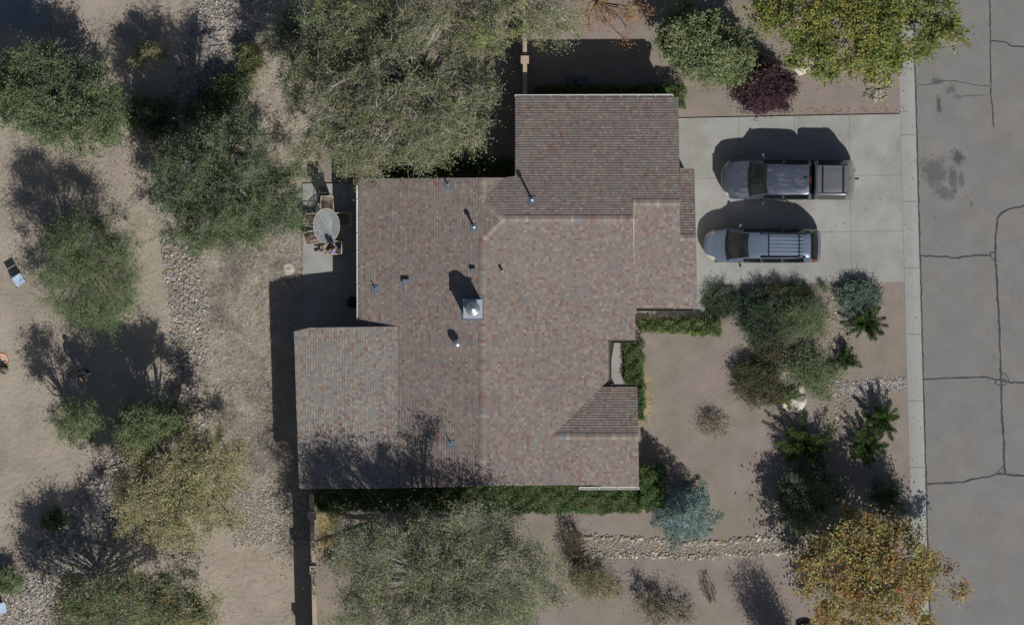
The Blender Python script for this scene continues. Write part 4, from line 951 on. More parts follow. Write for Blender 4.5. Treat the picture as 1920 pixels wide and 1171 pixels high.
# ------------------------------------------------------------------ people
def skin_mesh(name, J, E, m, parent, lvl=2):
    """J name -> (x,y,z,r); E bone list; one continuous skinned surface"""
    ks = list(J); me = bpy.data.meshes.new(name); me.from_pydata([J[k][:3] for k in ks], [(ks.index(a), ks.index(b)) for a, b in E], []); me.update()
    o = link(name, me, m, parent); s_ = o.modifiers.new('skin', 'SKIN'); s_.use_smooth_shade = True
    for k, d in zip(ks, me.skin_vertices[0].data): d.radius = (J[k][3], J[k][3]); d.use_root = (k == ks[0])
    u = o.modifiers.new('sub', 'SUBSURF'); u.levels = lvl; u.render_levels = lvl
    return o
def hand(J, E, wrist, side, tag_, d, upv):
    """palm, four fingers of different lengths and a thumb"""
    d = np.array(d, float); d /= np.linalg.norm(d); upv = np.array(upv, float); lat = np.cross(d, upv); lat /= np.linalg.norm(lat); w_ = np.array(J[wrist][:3])
    J[tag_ + 'p'] = (*(w_ + d * .05), .026); E.append((wrist, tag_ + 'p'))
    for k, (o_, ln) in enumerate(((-.027, .066), (-.009, .076), (.009, .072), (.027, .058))):
        a = w_ + d * .095 + lat * o_; b = a + d * ln * .55 - upv * .008; e = a + d * ln * .95 - upv * .028
        for t, p, r in (('a', a, .010), ('b', b, .009), ('c', e, .0075)): J[f'{tag_}f{k}{t}'] = (*p, r)
        E += [(tag_ + 'p', f'{tag_}f{k}a'), (f'{tag_}f{k}a', f'{tag_}f{k}b'), (f'{tag_}f{k}b', f'{tag_}f{k}c')]
    a = w_ + d * .04 + lat * side * .036; b = a + d * .032 + lat * side * .02; J[tag_ + 't0'] = (*a, .012); J[tag_ + 't1'] = (*b, .009); E += [(tag_ + 'p', tag_ + 't0'), (tag_ + 't0', tag_ + 't1')]
M['skin'] = mat('skin', c(186, 138, 112), .55); M['hair'] = mat('hair', c(48, 38, 32), .8); M['blue'] = mat('blue_cloth', c(104, 150, 212), .85, var=.12, vscale=9)
M['greycloth'] = mat('grey_cloth', c(128, 130, 128), .9, var=.1, vscale=9); M['darkcloth'] = mat('dark_cloth', c(46, 48, 54), .9); M['shoe'] = mat('shoe', c(54, 54, 56), .7)
def head(J, E, neck, p, f):
    p = np.array(p); f = np.array(f)
    J['chin'] = (*(p + f * .03 + np.array((0, 0, -.03))), .068); J['brow'] = (*(p + np.array((0, 0, .035))), .088); J['crown'] = (*(p - f * .02 + np.array((0, 0, .085))), .072)
    J['nose'] = (*(p + f * .105 + np.array((0, 0, .005))), .014)
    E += [(neck, 'chin'), ('chin', 'brow'), ('brow', 'crown'), ('brow', 'nose')]
def face(root, p, f, og=(0, 0, 0)):
    p = np.array(p); f = np.array(f); lat = np.array((-f[1], f[0], 0))
    for s_ in (-1, 1):
        e = MB(); q_ = p + f * .082 + lat * .032 * s_ + np.array((0, 0, .028)); e.lathe(q_[0], q_[1], [(.002, q_[2] - .011), (.010, q_[2] - .006), (.012, q_[2]), (.010, q_[2] + .006), (.002, q_[2] + .011)], 10); e.build('eye', M['black'], root, True, origin=og)
        e = MB(); q_ = p + lat * .088 * s_ + np.array((0, 0, .01)); e.lathe(q_[0], q_[1], [(.004, q_[2] - .032), (.014, q_[2] - .016), (.018, q_[2] + .012), (.006, q_[2] + .03)], 10); e.build('ear', M['skin'], root, True, origin=og)
    e = MB(); a = p + f * .096 + np.array((0, 0, -.035)); e.tube([a - lat * .024, a + f * .004, a + lat * .024], .006, 6); e.build('mouth', mat('lips', c(150, 90, 84), .6) if 'lips' not in bpy.data.materials else bpy.data.materials['lips'], root, True, origin=og)
def cap_hair(root, p, r, m, name='hair', brim=None, f=None):
    p = np.array(p); h = MB(); pr = [(r * 1.0, p[2] - .02), (r * 1.03, p[2] + .03), (r * .96, p[2] + .08), (r * .7, p[2] + .125), (r * .3, p[2] + .145), (.005, p[2] + .15)]
    h.lathe(p[0], p[1], pr, 18, sx=1.08)
    return h.build(name, m, root, True, origin=(0, 0, 0))
# seated person at the south end of the patio table, facing left
ps = empty('person', (X(627), Y(464), .07), 0, 'person in a blue shirt seated at the south end of the patio table', 'person')
J = dict(pelvis=(0, 0, .52, .13)); E = []
J.update(spine=(-.02, 0, .72, .125), chest=(-.05, 0, .93, .135), neck=(-.07, 0, 1.08, .055))
E += [('pelvis', 'spine'), ('spine', 'chest'), ('chest', 'neck')]
for s_, n in ((-1, 'l'), (1, 'r')):
    J[n + 'hip'] = (-.06, s_ * .10, .50, .095); J[n + 'knee'] = (-.47, s_ * .12, .50, .062); J[n + 'ank'] = (-.62, s_ * .11, .09, .042); J[n + 'toe'] = (-.80, s_ * .11, .045, .038)
    E += [('pelvis', n + 'hip'), (n + 'hip', n + 'knee'), (n + 'knee', n + 'ank'), (n + 'ank', n + 'toe')]
    J[n + 'sho'] = (-.05, s_ * .19, 1.0, .062); J[n + 'elb'] = (-.20, s_ * .27, .76, .042); J[n + 'wri'] = (-.38, s_ * .10, .74, .028)
    E += [('chest', n + 'sho'), (n + 'sho', n + 'elb'), (n + 'elb', n + 'wri')]
    hand(J, E, n + 'wri', -s_, n + 'h', (-.8, -s_ * .45, -.05), (0, 0, 1))
HP = (-.09, 0, 1.21); head(J, E, 'neck', HP, (-1, 0, 0)); skin_mesh('body', J, E, M['skin'], ps)
face(ps, HP, (-1, 0, 0)); cap_hair(ps, (-.07, 0, 1.235), .09, M['hair'])
K = dict(pelvis=(0, 0, .56, .15), spine=(-.02, 0, .73, .15), chest=(-.05, 0, .94, .158)); EE = [('pelvis', 'spine'), ('spine', 'chest')]
for s_, n in ((-1, 'l'), (1, 'r')):
    K[n + 'sho'] = (-.05, s_ * .19, 1.0, .085); K[n + 'mid'] = (-.12, s_ * .235, .88, .075); EE += [('chest', n + 'sho'), (n + 'sho', n + 'mid')]
skin_mesh('shirt', K, EE, M['blue'], ps)
K = dict(pelvis=(0, 0, .51, .148)); EE = []
for s_, n in ((-1, 'l'), (1, 'r')):
    K[n + 'hip'] = (-.06, s_ * .10, .50, .115); K[n + 'knee'] = (-.47, s_ * .12, .50, .082); K[n + 'ank'] = (-.61, s_ * .11, .14, .066); EE += [('pelvis', n + 'hip'), (n + 'hip', n + 'knee'), (n + 'knee', n + 'ank')]
skin_mesh('trousers', K, EE, M['greycloth'], ps)
for s_ in (-1, 1):
    f = MB(); f.lathe(-.73, s_ * .11, [(.11, 0), (.125, .02), (.12, .06), (.07, .095), (.01, .10)], 14, sx=1.15, sy=.46); f.build('shoe', M['shoe'], ps, True, origin=(0, 0, 0))
# standing person in a wide brimmed hat, half in the tree's shadow, holding a white tablet
pp = empty('person', (X(155), Y(697), 0), R(10), 'person in dark clothes and cap standing in tree shadow with a white controller', 'person')
J = dict(pelvis=(0, 0, .95, .125)); E = []
J.update(spine=(0, .01, 1.13, .12), chest=(0, .01, 1.34, .135), neck=(0, .0, 1.5, .052)); E += [('pelvis', 'spine'), ('spine', 'chest'), ('chest', 'neck')]
for s_, n in ((-1, 'l'), (1, 'r')):
    J[n + 'hip'] = (s_ * .10, 0, .90, .09); J[n + 'knee'] = (s_ * .12, -.02, .50, .06); J[n + 'ank'] = (s_ * .13, .02, .09, .042); J[n + 'toe'] = (s_ * .15, -.17, .04, .036)
    E += [('pelvis', n + 'hip'), (n + 'hip', n + 'knee'), (n + 'knee', n + 'ank'), (n + 'ank', n + 'toe')]
    J[n + 'sho'] = (s_ * .19, .01, 1.41, .06); J[n + 'elb'] = (s_ * .27, -.03, 1.13, .042); J[n + 'wri'] = (s_ * .15, -.25, 1.14, .028)
    E += [('chest', n + 'sho'), (n + 'sho', n + 'elb'), (n + 'elb', n + 'wri')]; hand(J, E, n + 'wri', -s_, n + 'h', (-s_ * .35, -.8, .05), (0, 0, 1))
HP = (0, -.03, 1.63); head(J, E, 'neck', HP, (0, -1, 0)); skin_mesh('body', J, E, M['skin'], pp); face(pp, HP, (0, -1, 0)); cap_hair(pp, (0, -.01, 1.655), .098, M['hair'])
K = dict(pelvis=(0, 0, .98, .145), spine=(0, .01, 1.14, .145), chest=(0, .01, 1.35, .158)); EE = [('pelvis', 'spine'), ('spine', 'chest')]
for s_, n in ((-1, 'l'), (1, 'r')):
    K[n + 'sho'] = (s_ * .19, .01, 1.41, .082); K[n + 'elb'] = (s_ * .27, -.03, 1.14, .062); K[n + 'wri'] = (s_ * .17, -.21, 1.14, .046); EE += [('chest', n + 'sho'), (n + 'sho', n + 'elb'), (n + 'elb', n + 'wri')]
skin_mesh('jacket', K, EE, M['darkcloth'], pp)
K = dict(pelvis=(0, 0, .94, .14)); EE = []
for s_, n in ((-1, 'l'), (1, 'r')):
    K[n + 'hip'] = (s_ * .10, 0, .90, .108); K[n + 'knee'] = (s_ * .12, -.02, .50, .08); K[n + 'ank'] = (s_ * .13, .02, .12, .07); EE += [('pelvis', n + 'hip'), (n + 'hip', n + 'knee'), (n + 'knee', n + 'ank')]
skin_mesh('trousers', K, EE, M['darkcloth'], pp)
for s_ in (-1, 1):
    f = MB(); f.lathe(s_ * .145, -.06, [(.11, 0), (.125, .02), (.12, .06), (.07, .095), (.01, .10)], 14, sx=.46, sy=1.15); f.build('shoe', M['shoe'], pp, True, origin=(0, 0, 0))
h_ = MB(); h_.lathe(0, -.01, [(.115, 1.70), (.118, 1.74), (.105, 1.79), (.06, 1.82), (.005, 1.825)], 20, sy=1.08); h_.box(0, -.16, 1.70, .17, .13, .012); h_.build('cap', M['darkcloth'], pp, True, origin=(0, 0, 0))
tb = empty('controller', (X(160.5), Y(697), 1.13), R(25), 'white handheld controller with a red light held by the standing person', 'controller')
b = MB(); b.box(.03, -.20 + .1, .04, .26, .17, .03); b.build('case', M['white'], tb, bevel=.012, origin=(0, 0, 0))
b = MB(); b.tube([(-.06, .0, .05), (-.10, .06, .15)], .008, 6); b.tube([(.12, .0, .05), (.16, .06, .15)], .008, 6); b.build('antenna', M['black'], tb, origin=(0, 0, 0))
b = MB(); b.lathe(-.24, .20, [(.03, .02), (.035, .04), (.01, .06)], 10); b.build('red_lamp', mat('redlamp', c(220, 50, 45), .4), tb, origin=(0, 0, 0))

# ------------------------------------------------------------------ furniture and small things
M['sling'] = mat('sling', c(120, 108, 95), .9, var=.06, vscale=12); M['frame'] = mat('frame', c(196, 186, 170), .5)
def sling_chair(px, py, ang, label, group='sling chairs round the patio table'):
    """seat faces local -y (towards the table); px,py is the middle of the seat"""
    r_ = empty('patio_chair', (X(px), Y(py), .07), R(ang), label, 'chair', group); o0 = (0, 0, 0)
    def sheet(name, A, B, C, D_, sag):
        V = []; F = []; n = 8
        for i in range(n + 1):
            t = i / n; l_ = np.array(A) + (np.array(D_) - np.array(A)) * t; rr = np.array(B) + (np.array(C) - np.array(B)) * t; dz = np.array((0, 0, -sag * math.sin(math.pi * t)))
            V += [l_ + dz, rr + dz, l_ + dz - (0, 0, .012), rr + dz - (0, 0, .012)]
        for i in range(n):
            a = 4 * i; F += [(a, a + 1, a + 5, a + 4), (a + 2, a + 6, a + 7, a + 3), (a, a + 4, a + 6, a + 2), (a + 1, a + 3, a + 7, a + 5)]
        F += [(0, 2, 3, 1), (4 * n, 4 * n + 1, 4 * n + 3, 4 * n + 2)]
        mk(name, V, F, M['sling'], r_, True, origin=o0)
    sheet('seat', (-.24, -.24, .43), (.24, -.24, .43), (.24, .22, .40), (-.24, .22, .40), .03)
    sheet('backrest', (-.24, .22, .42), (.24, .22, .42), (.24, .42, .92), (-.24, .42, .92), .02)
    for s_ in (-1, 1):
        f = MB(); f.tube([(s_ * .27, -.26, 0), (s_ * .27, -.27, .42), (s_ * .27, -.25, .62), (s_ * .28, -.20, .645), (s_ * .28, .26, .62)], .018, 6); f.build('armrest', M['frame'], r_, True, origin=o0)
        f = MB(); f.tube([(s_ * .27, .36, 0), (s_ * .26, .22, .41), (s_ * .25, .43, .95)], .018, 6); f.build('leg', M['frame'], r_, True, origin=o0)
        f = MB(); f.tube([(s_ * .26, -.26, .42), (s_ * .26, .22, .40)], .016, 6); f.build('seat_rail', M['frame'], r_, True, origin=o0)
    f = MB(); f.tube([(-.25, .43, .95), (.25, .43, .95)], .018, 6); f.build('top_rail', M['frame'], r_, True, origin=o0)
    return r_
sling_chair(613, 386, 0, 'tan sling chair at the north end of the patio table')
sling_chair(590, 412, 90, 'tan sling chair on the west side of the patio table, nearer the tree')
sling_chair(589, 444, 100, 'tan sling chair on the west side of the patio table, beside the seated person')
sling_chair(640, 411, -90, 'tan sling chair in shade on the east side of the patio table')
sling_chair(622, 464, -90, 'tan sling chair under the person in the blue shirt')
tbl = empty('patio_table', (X(612), Y(423), .07), 0, 'oval frosted glass patio table with a pale curved metal frame', 'table')
gm = bpy.data.materials.new('frosted_glass'); gm.use_nodes = True; n_ = gm.node_tree.nodes; l_ = gm.node_tree.links; p_ = n_['Principled BSDF']
p_.inputs['Base Color'].default_value = (*c(186, 194, 198), 1); p_.inputs['Roughness'].default_value = .25; p_.inputs['Alpha'].default_value = .30
b = MB(); b.lathe(0, 0, [(1, .715), (1, .723)], 48, sx=.56, sy=.74); b.build('tabletop', gm, tbl, origin=(0, 0, 0))
b = MB(); rim = [(.565 * math.cos(t), .745 * math.sin(t), .72) for t in np.linspace(0, 2 * math.pi, 49)]; b.tube(rim, .016, 6, cap=False); b.build('rim', M['frame'], tbl, True, origin=(0, 0, 0))
for s_ in (-1, 1):
    b = MB(); b.tube([(s_ * .42, -.60, 0), (s_ * .36, -.52, .40), (s_ * .30, -.42, .68), (s_ * .12, -.18, .70), (s_ * .05, 0, .70), (s_ * .12, .18, .70), (s_ * .30, .42, .68), (s_ * .36, .52, .40), (s_ * .42, .60, 0)], .016, 6)
    b.build('leg', M['frame'], tbl, True, origin=(0, 0, 0))
# pale plastic chairs out in the dirt yard
M['pale'] = mat('pale_plastic', c(172, 192, 214), .5)
def stool(px, py, ang, label):
    r_ = empty('garden_chair', (X(px), Y(py), 0), R(ang), label, 'chair', 'pale blue garden chairs'); o0 = (0, 0, 0)
    b = MB(); b.box(0, 0, .43, .44, .42, .03); b.build('seat', M['pale'], r_, bevel=.012, origin=o0)
    b = MB(); b.box(0, .225, .64, .42, .03, .34); b.build('backrest', M['pale'], r_, bevel=.012, origin=o0)
    for a in (-1, 1):
        for q_ in (-1, 1): b = MB(); b.tube([(a * .20, q_ * .19, .42), (a * .24, q_ * .23, 0)], .016, 6); b.build('leg', M['darkcloth'], r_, True, origin=o0)
    return r_
stool(35, 525, 32, 'pale blue garden chair alone in the dirt yard at the left'); stool(2, 1140, 12, 'pale blue garden chair cut off by the left edge near the bottom corner')
# round orange landing mat with a white ring and the letter H
mt = empty('landing_mat', (X(2.5), Y(674.5), 0), R(14), 'round orange folding mat with a white ring and letter H', 'mat'); o0 = (0, 0, 0)
b = MB(); b.lathe(0, 0, [(.315, .004), (.32, .012), (.315, .02)], 40); b.build('hem', M['black'], mt, origin=o0)
b = MB(); b.lathe(0, 0, [(.30, .021), (.30, .025)], 40); b.build('cloth', mat('orange', c(206, 150, 114), .8), mt, origin=o0)
V = []; F = []
for k in range(41):
    t = 2 * math.pi * k / 40; V += [(.205 * math.cos(t), .205 * math.sin(t), .029), (.235 * math.cos(t), .235 * math.sin(t), .029)]
for k in range(40): F.append((2 * k, 2 * k + 1, 2 * k + 3, 2 * k + 2))
mk('white_ring', V, F, M['white'], mt, origin=o0)
b = MB(); b.box(-.07, 0, .029, .04, .22, .004); b.box(.07, 0, .029, .04, .22, .004); b.box(0, 0, .0285, .0998, .04, .004); b.build('letter', M['white'], mt, origin=o0)
# backpack lying beside it
bp = empty('backpack', (X(8), Y(692), 0), R(-20), 'olive and black backpack standing beside the orange mat', 'backpack')
b = MB(); b.lathe(0, 0, [(.17, .01), (.20, .06), (.20, .26), (.17, .36), (.10, .42), (.01, .44)], 18, sx=1.05, sy=.66); b.build('main_bag', mat('olive', c(112, 106, 86), .9, var=.15, vscale=10), bp, True, origin=o0)
b = MB(); b.lathe(0, -.14, [(.11, .03), (.13, .08), (.12, .22), (.03, .26)], 14, sy=.5); b.build('pocket', M['darkcloth'], bp, True, origin=o0)
for s_ in (-1, 1): b = MB(); b.tube([(s_ * .09, .10, .38), (s_ * .11, .20, .28), (s_ * .10, .14, .06)], .02, 6); b.build('strap', M['black'], bp, True, origin=o0)
# service boxes in the shade north of the garage
for px, py, sx_, sy_, h, cc_, lb in ((1068.5, 151.5, .30, .34, .5, c(74, 84, 96), 'small blue grey service box in the shade north of the garage'), (1093, 152, .50, .34, .55, c(72, 92, 92), 'wider green grey service box in the shade north of the garage')):
    r_ = empty('utility_box', (X(px), Y(py), 0), 0, lb, 'utility box'); mm = mat('box_paint', cc_, .6)
    b = MB(); b.box(0, 0, h / 2, sx_, sy_, h); b.build('cabinet', mm, r_, bevel=.01, origin=o0); b = MB(); b.box(0, 0, h + .018, sx_ + .04, sy_ + .04, .036, tx=.94, ty=.94); b.build('lid', mm, r_, bevel=.01, origin=o0)
# drain cover, grill and lantern by the patio
r_ = empty('drain_cover', (X(541), Y(504), 0), 0, 'round pale concrete cover in the dry grass beside the patio', 'cover')
b = MB(); b.lathe(0, 0, [(.25, -.02), (.25, .035), (.23, .05), (.01, .052)], 28); b.build('lid', M['boulder'], r_, origin=o0); b = MB(); b.box(.03, 0, .056, .14, .03, .012); b.build('handle', M['lead'], r_, origin=o0)
r_ = empty('barbecue', (X(661), Y(566), .07), R(90), 'dark kettle barbecue in the shade against the patio wall', 'barbecue')
b = MB(); b.lathe(0, 0, [(.05, .55), (.20, .62), (.26, .74), (.26, .78)], 20); b.build('bowl', M['black'], r_, True, origin=o0); b = MB(); b.lathe(0, 0, [(.265, .785), (.25, .88), (.15, .95), (.01, .97)], 20); b.build('lid', M['black'], r_, True, origin=o0)
for k in range(3):
    t = 2.1 * k; b = MB(); b.tube([(.12 * math.cos(t), .12 * math.sin(t), .6), (.27 * math.cos(t), .27 * math.sin(t), 0)], .013, 6); b.build('leg', M['metal'], r_, origin=o0)
r_ = empty('side_table', (X(597), Y(337), .0), R(4), 'dark green topped garden table by the patio corner', 'table')
gt = mat('greentop', c(32, 42, 35), .7)
b = MB(); b.box(0, 0, .55, .50, .62, .03); b.build('tabletop', gt, r_, bevel=.01, origin=o0)
for a in (-1, 1):
    for q_ in (-1, 1): b = MB(); b.tube([(a * .21, q_ * .27, .54), (a * .21, q_ * .27, 0)], .02, 6); b.build('leg', M['black'], r_, origin=o0)
# garden walls of block
def block_wall(px0, py0, px1, py1, h, th, pil, label):
    r_ = empty('block_wall', (X((px0 + px1) / 2), Y((py0 + py1) / 2), 0), 0, label, 'wall'); og = r_.location
    a = np.array((X(px0), Y(py0))); b_ = np.array((X(px1), Y(py1))); d_ = b_ - a; L = np.linalg.norm(d_); an = math.atan2(d_[1], d_[0]); m_ = (a + b_) / 2
    w_ = MB(); w_.box(m_[0], m_[1], h / 2 - .05, L, th, h + .1, rz=an); w_.build('panel', M['block'], r_, origin=og)
    w_ = MB(); w_.box(m_[0], m_[1], h + .022, L, th + .05, .04, rz=an); w_.build('coping', M['block'], r_, bevel=.008, origin=og)
    for px, py in pil:
        w_ = MB(); w_.box(X(px), Y(py), (h + .12) / 2 - .05, th + .17, th + .17, h + .22, rz=an); pl = w_.build('pillar', M['block'], r_, origin=og)
        w_ = MB(); w_.box(X(px), Y(py), h + .20, th + .22, th + .22, .06, rz=an); w_.build('pillar_cap', M['block'], pl, bevel=.01, origin=og)
block_wall(584, 925, 594, 1330, 1.75, .14, [(585, 966), (588, 1068), (591.5, 1210)], 'tan block wall running down from the rear corner of the house')
block_wall(981, -420, 984.5, 180, 1.6, .13, [(984, 112)], 'tan block wall running up from the garage into the elm crown')
# ------------------------------------------------------------------ rocks, dry grass, litter
def ico(sub=1):
    t = (1 + 5 ** .5) / 2
    V = [(-1, t, 0), (1, t, 0), (-1, -t, 0), (1, -t, 0), (0, -1, t), (0, 1, t), (0, -1, -t), (0, 1, -t), (t, 0, -1), (t, 0, 1), (-t, 0, -1), (-t, 0, 1)]
    F = [(0, 11, 5), (0, 5, 1), (0, 1, 7), (0, 7, 10), (0, 10, 11), (1, 5, 9), (5, 11, 4), (11, 10, 2), (10, 7, 6), (7, 1, 8), (3, 9, 4), (3, 4, 2), (3, 2, 6), (3, 6, 8), (3, 8, 9), (4, 9, 5), (2, 4, 11), (6, 2, 10), (8, 6, 7), (9, 8, 1)]
    V = [np.array(v) / np.linalg.norm(v) for v in V]
    for _ in range(sub):
        mid = {}; G = []
        def m_(a, b):
            k = (min(a, b), max(a, b))
            if k not in mid: p = V[a] + V[b]; V.append(p / np.linalg.norm(p)); mid[k] = len(V) - 1
            return mid[k]
        for a, b, c_ in F: x, y, z = m_(a, b), m_(b, c_), m_(c_, a); G += [(a, x, z), (b, y, x), (c_, z, y), (x, y, z)]
        F = G
    return np.array(V), np.array(F)
IV, IF = ico(1)
def rocks(name, label, P, r, pal, seed, flat=.6):
    """P (n,2) world; r (n,) radius: one bed of cobbles"""
    rng = hsh(seed); n = len(P); sc_ = np.stack([r * rng.uniform(.8, 1.45, n), r * rng.uniform(.65, 1.05, n), r * rng.uniform(.45, .85, n) * flat / .6], 1)
    nz = 1 + rng.normal(0, .13, (n, len(IV), 1)); V = IV[None] * nz * sc_[:, None]; an = rng.uniform(0, 2 * math.pi, n); ca, sa = np.cos(an)[:, None], np.sin(an)[:, None]
    tl = rng.normal(0, .25, (n, 1)); V2 = V.copy(); V2[..., 2] = V[..., 2] + V[..., 0] * tl; V = V2
    W_ = np.stack([V[..., 0] * ca - V[..., 1] * sa, V[..., 0] * sa + V[..., 1] * ca, V[..., 2]], -1); W_[..., 0] += P[:, 0, None]; W_[..., 1] += P[:, 1, None]; W_[..., 2] += (sc_[:, 2] * .45)[:, None]
    F = (IF[None] + (np.arange(n) * len(IV))[:, None, None]).reshape(-1, 3)
    cl_ = np.repeat(pal_cols(pal, n, rng, vary=.2), len(IF), 0)
    o = mk(name, W_.reshape(-1, 3), F, M['rock'], cols=cl_); return tag(o, label, 'rocks', kind='stuff')
def along(pts, wid, n, rng, fall=1.0):
    """random points along a px polyline with px half-widths"""
    P = np.array(pts, float); wd = np.array(wid, float); L = np.hypot(*np.diff(P, axis=0).T); t = rng.uniform(0, L.sum(), n); k = np.clip(np.searchsorted(np.cumsum(L), t), 0, len(L) - 1)
    f = (t - np.concatenate([[0], np.cumsum(L)])[k]) / L[k]; d_ = np.diff(P, axis=0) / L[:, None]; nrm = np.stack([-d_[:, 1], d_[:, 0]], 1)[k]
    w_ = wd[k] + (wd[k + 1] - wd[k]) * f; u = rng.uniform(-1, 1, n); q = P[k] + (P[k + 1] - P[k]) * f[:, None] + nrm * (u * w_ + rng.normal(0, 2.2, n))[:, None]
    return np.stack([X(q[:, 0]), Y(q[:, 1])], 1), u
COB = [(156, 153, 148, 4), (138, 137, 135, 3), (120, 121, 125, 2), (174, 169, 160, 2), (196, 193, 186, 1.2), (148, 132, 116, .8), (104, 107, 114, 1.2)]
TANC = [(164, 150, 126, 4), (146, 134, 116, 3), (182, 172, 150, 2), (130, 122, 110, 2), (196, 190, 178, .8)]
rng = hsh(80)
P, u = along([(445, -40), (435, 20), (400, 90), (375, 160), (355, 240), (335, 330), (325, 400)], [70, 70, 55, 50, 45, 40, 30], 3800, rng); rocks('cobbles', 'grey cobbles of the dry creek at the upper left', P, rng.uniform(.022, .06, len(P)) , COB, 81)
P, u = along([(322, 430), (345, 510), (357, 590), (355, 670), (352, 740), (335, 800)], [20, 38, 36, 34, 38, 50], 3800, rng); rocks('cobbles', 'sunlit mixed cobbles of the dry creek left of the dry grass', P, rng.uniform(.014, .036, len(P)) * rng.choice([1, 1, 1.4, 2], len(P)), COB + TANC[:2], 82)
P, u = along([(250, 870), (200, 950), (150, 1020), (90, 1090), (40, 1190)], [45, 55, 60, 65, 70], 3200, rng); rocks('cobbles', 'shaded blue grey cobbles of the dry creek at the lower left', P, rng.uniform(.022, .06, len(P)), COB, 83)
P, u = along([(430, 970), (480, 962), (546, 965), (582, 970)], [55, 60, 58, 50], 3800, rng); rocks('cobbles', 'small pale pebbles between the yellowing tree and the block wall', P, rng.uniform(.016, .038, len(P)), COB + TANC, 84)
P, u = along([(1075, 1018), (1130, 1024), (1200, 1026), (1290, 1030), (1360, 1028), (1430, 1022), (1520, 1018), (1580, 1016)], [15, 18, 17, 15, 14, 17, 20, 18], 4200, rng); r = np.where(np.abs(u) > rng.uniform(.6, .95, len(P)), rng.uniform(.025, .08, len(P)), rng.uniform(.012, .036, len(P)))
rocks('cobbles', 'tan pebble dry creek edged with larger stones, below the blue spruce', P, r, TANC + COB[:2], 85)
P, u = along([(1560, 728), (1600, 727), (1650, 721), (1698, 719)], [12, 12, 11, 11], 900, rng); rocks('cobbles', 'pinkish grey cobble strip meeting the kerb', P, rng.uniform(.02, .045, len(P)), COB + [(176, 160, 156, 3)], 86)
P, u = along([(1560, 555), (1580, 600), (1570, 650), (1560, 700), (1565, 760), (1570, 800)], [14, 22, 26, 26, 30, 30], 520, rng); rocks('flat_stones', 'flat tan stones strewn through the front shrub island', P, rng.uniform(.02, .07, len(P)), [(150, 140, 124, 4), (134, 126, 114, 3), (164, 154, 136, 1.5), (118, 112, 104, 2)], 87, .3)
P, u = along([(1645, 128), (1642, 160), (1640, 186)], [16, 20, 22], 130, rng); rocks('flat_stones', 'small heap of flat grey stones under the upper right maple', P, rng.uniform(.05, .11, len(P)), [(140, 136, 122, 3), (120, 118, 108, 2), (150, 140, 122, 2)], 88, .45)
P, u = along([(1378, 552), (1396, 574)], [10, 12], 120, rng); rocks('flat_stones', 'dark round stones behind the driveway corner shrub', P, rng.uniform(.04, .075, len(P)), [(98, 98, 102, 3), (78, 78, 84, 2)], 89)
JV, JF = ico(3)
def boulder(px, py, rx, ry, h, m, seed, label):
    rg = hsh(seed); V = JV.copy()
    for _ in range(14):                                    # chop flats off a sphere
        d_ = unit(rg.normal(0, 1, (1, 3)))[0]; k = rg.uniform(.66, .9); o_ = V @ d_ - k; V = V - np.outer(np.maximum(o_, 0), d_)
    V = V * (1 + rg.normal(0, .012, (len(V), 1))); V = V * np.array((rx * S * 1.2, ry * S * 1.2, h * .62)) + np.array((X(px), Y(py), h * .33))
    o = mk('boulder', V, JF, M[m]); return tag(o, label, 'boulder', 'boulders in the front yard')
boulder(1497, 755, 16, 15, .55, 'boulder', 90, 'large white boulder, biggest of the white rocks among the front yard shrubs')
boulder(1464, 692, 11, 15, .42, 'boulder', 91, 'white boulder at the left edge of the grey green shrub')
boulder(1468, 758, 9, 7, .26, 'boulder', 92, 'small white rock left of the large white boulder')
boulder(1482, 766, 9, 5, .16, 'boulder', 93, 'low pinkish rock tucked between the two lower white rocks')
boulder(1502, 732, 6, 11, .2, 'boulder', 94, 'narrow pale rock above the large white boulder')
boulder(1505, 124, 20, 15, .5, 'boulder', 95, 'pale boulder half hidden under the upper right maple')
boulder(1512, 1172, 15, 9, .4, 'dboulder', 96, 'black rock cut off by the bottom edge beside the autumn tree')
# dry grass
def blades(name, label, P, ln, wd, pal, seed, lay=.6, grp=None):
    rg = hsh(seed); n = len(P); d_ = unit(np.stack([rg.normal(0, lay, n), rg.normal(0, lay, n), np.abs(rg.normal(.12, .10, n))], 1)); s_ = unit(np.cross(d_, unit(rg.normal(0, 1, (n, 3)) + np.array((0, 0, 1.2)))))
    if grp is not None:
        ng_ = int(grp.max()) + 1; az = rg.uniform(0, 2 * math.pi, ng_); ld = np.stack([np.cos(az), np.sin(az), np.zeros(ng_)], 1) * rg.uniform(.2, 1.3, (ng_, 1)); d_ = unit(d_ + ld[grp])
    L = ln * rg.uniform(.5, 1.3, (n, 1)); A = np.concatenate([P, np.zeros((n, 1))], 1); dr = np.array((0, 0, -1.)) * L * .25
    B = A + d_ * L * .6; C_ = A + d_ * L + dr; C_[:, 2] = np.maximum(C_[:, 2], .02)
    V = np.stack([A - s_ * wd, A + s_ * wd, B + s_ * wd * .7, B - s_ * wd * .7, C_], 1)
    F4 = np.array([(0, 1, 2, 3)])[None] + (np.arange(n) * 5)[:, None, None]; F3 = np.array([(3, 2, 4)])[None] + (np.arange(n) * 5)[:, None, None]
    F = [tuple(f) for f in F4.reshape(-1, 4)] + [tuple(f) for f in F3.reshape(-1, 3)]
    cl_ = (pal_cols(pal, n, rg, vary=.2) if grp is None else pal_cols(pal, n, rg, grp, int(grp.max()) + 1, .2)) * 1.62
    o = mk(name, V.reshape(-1, 3), F, M['blade'], cols=np.concatenate([cl_, cl_])); return tag(o, label, 'grass', kind='stuff')
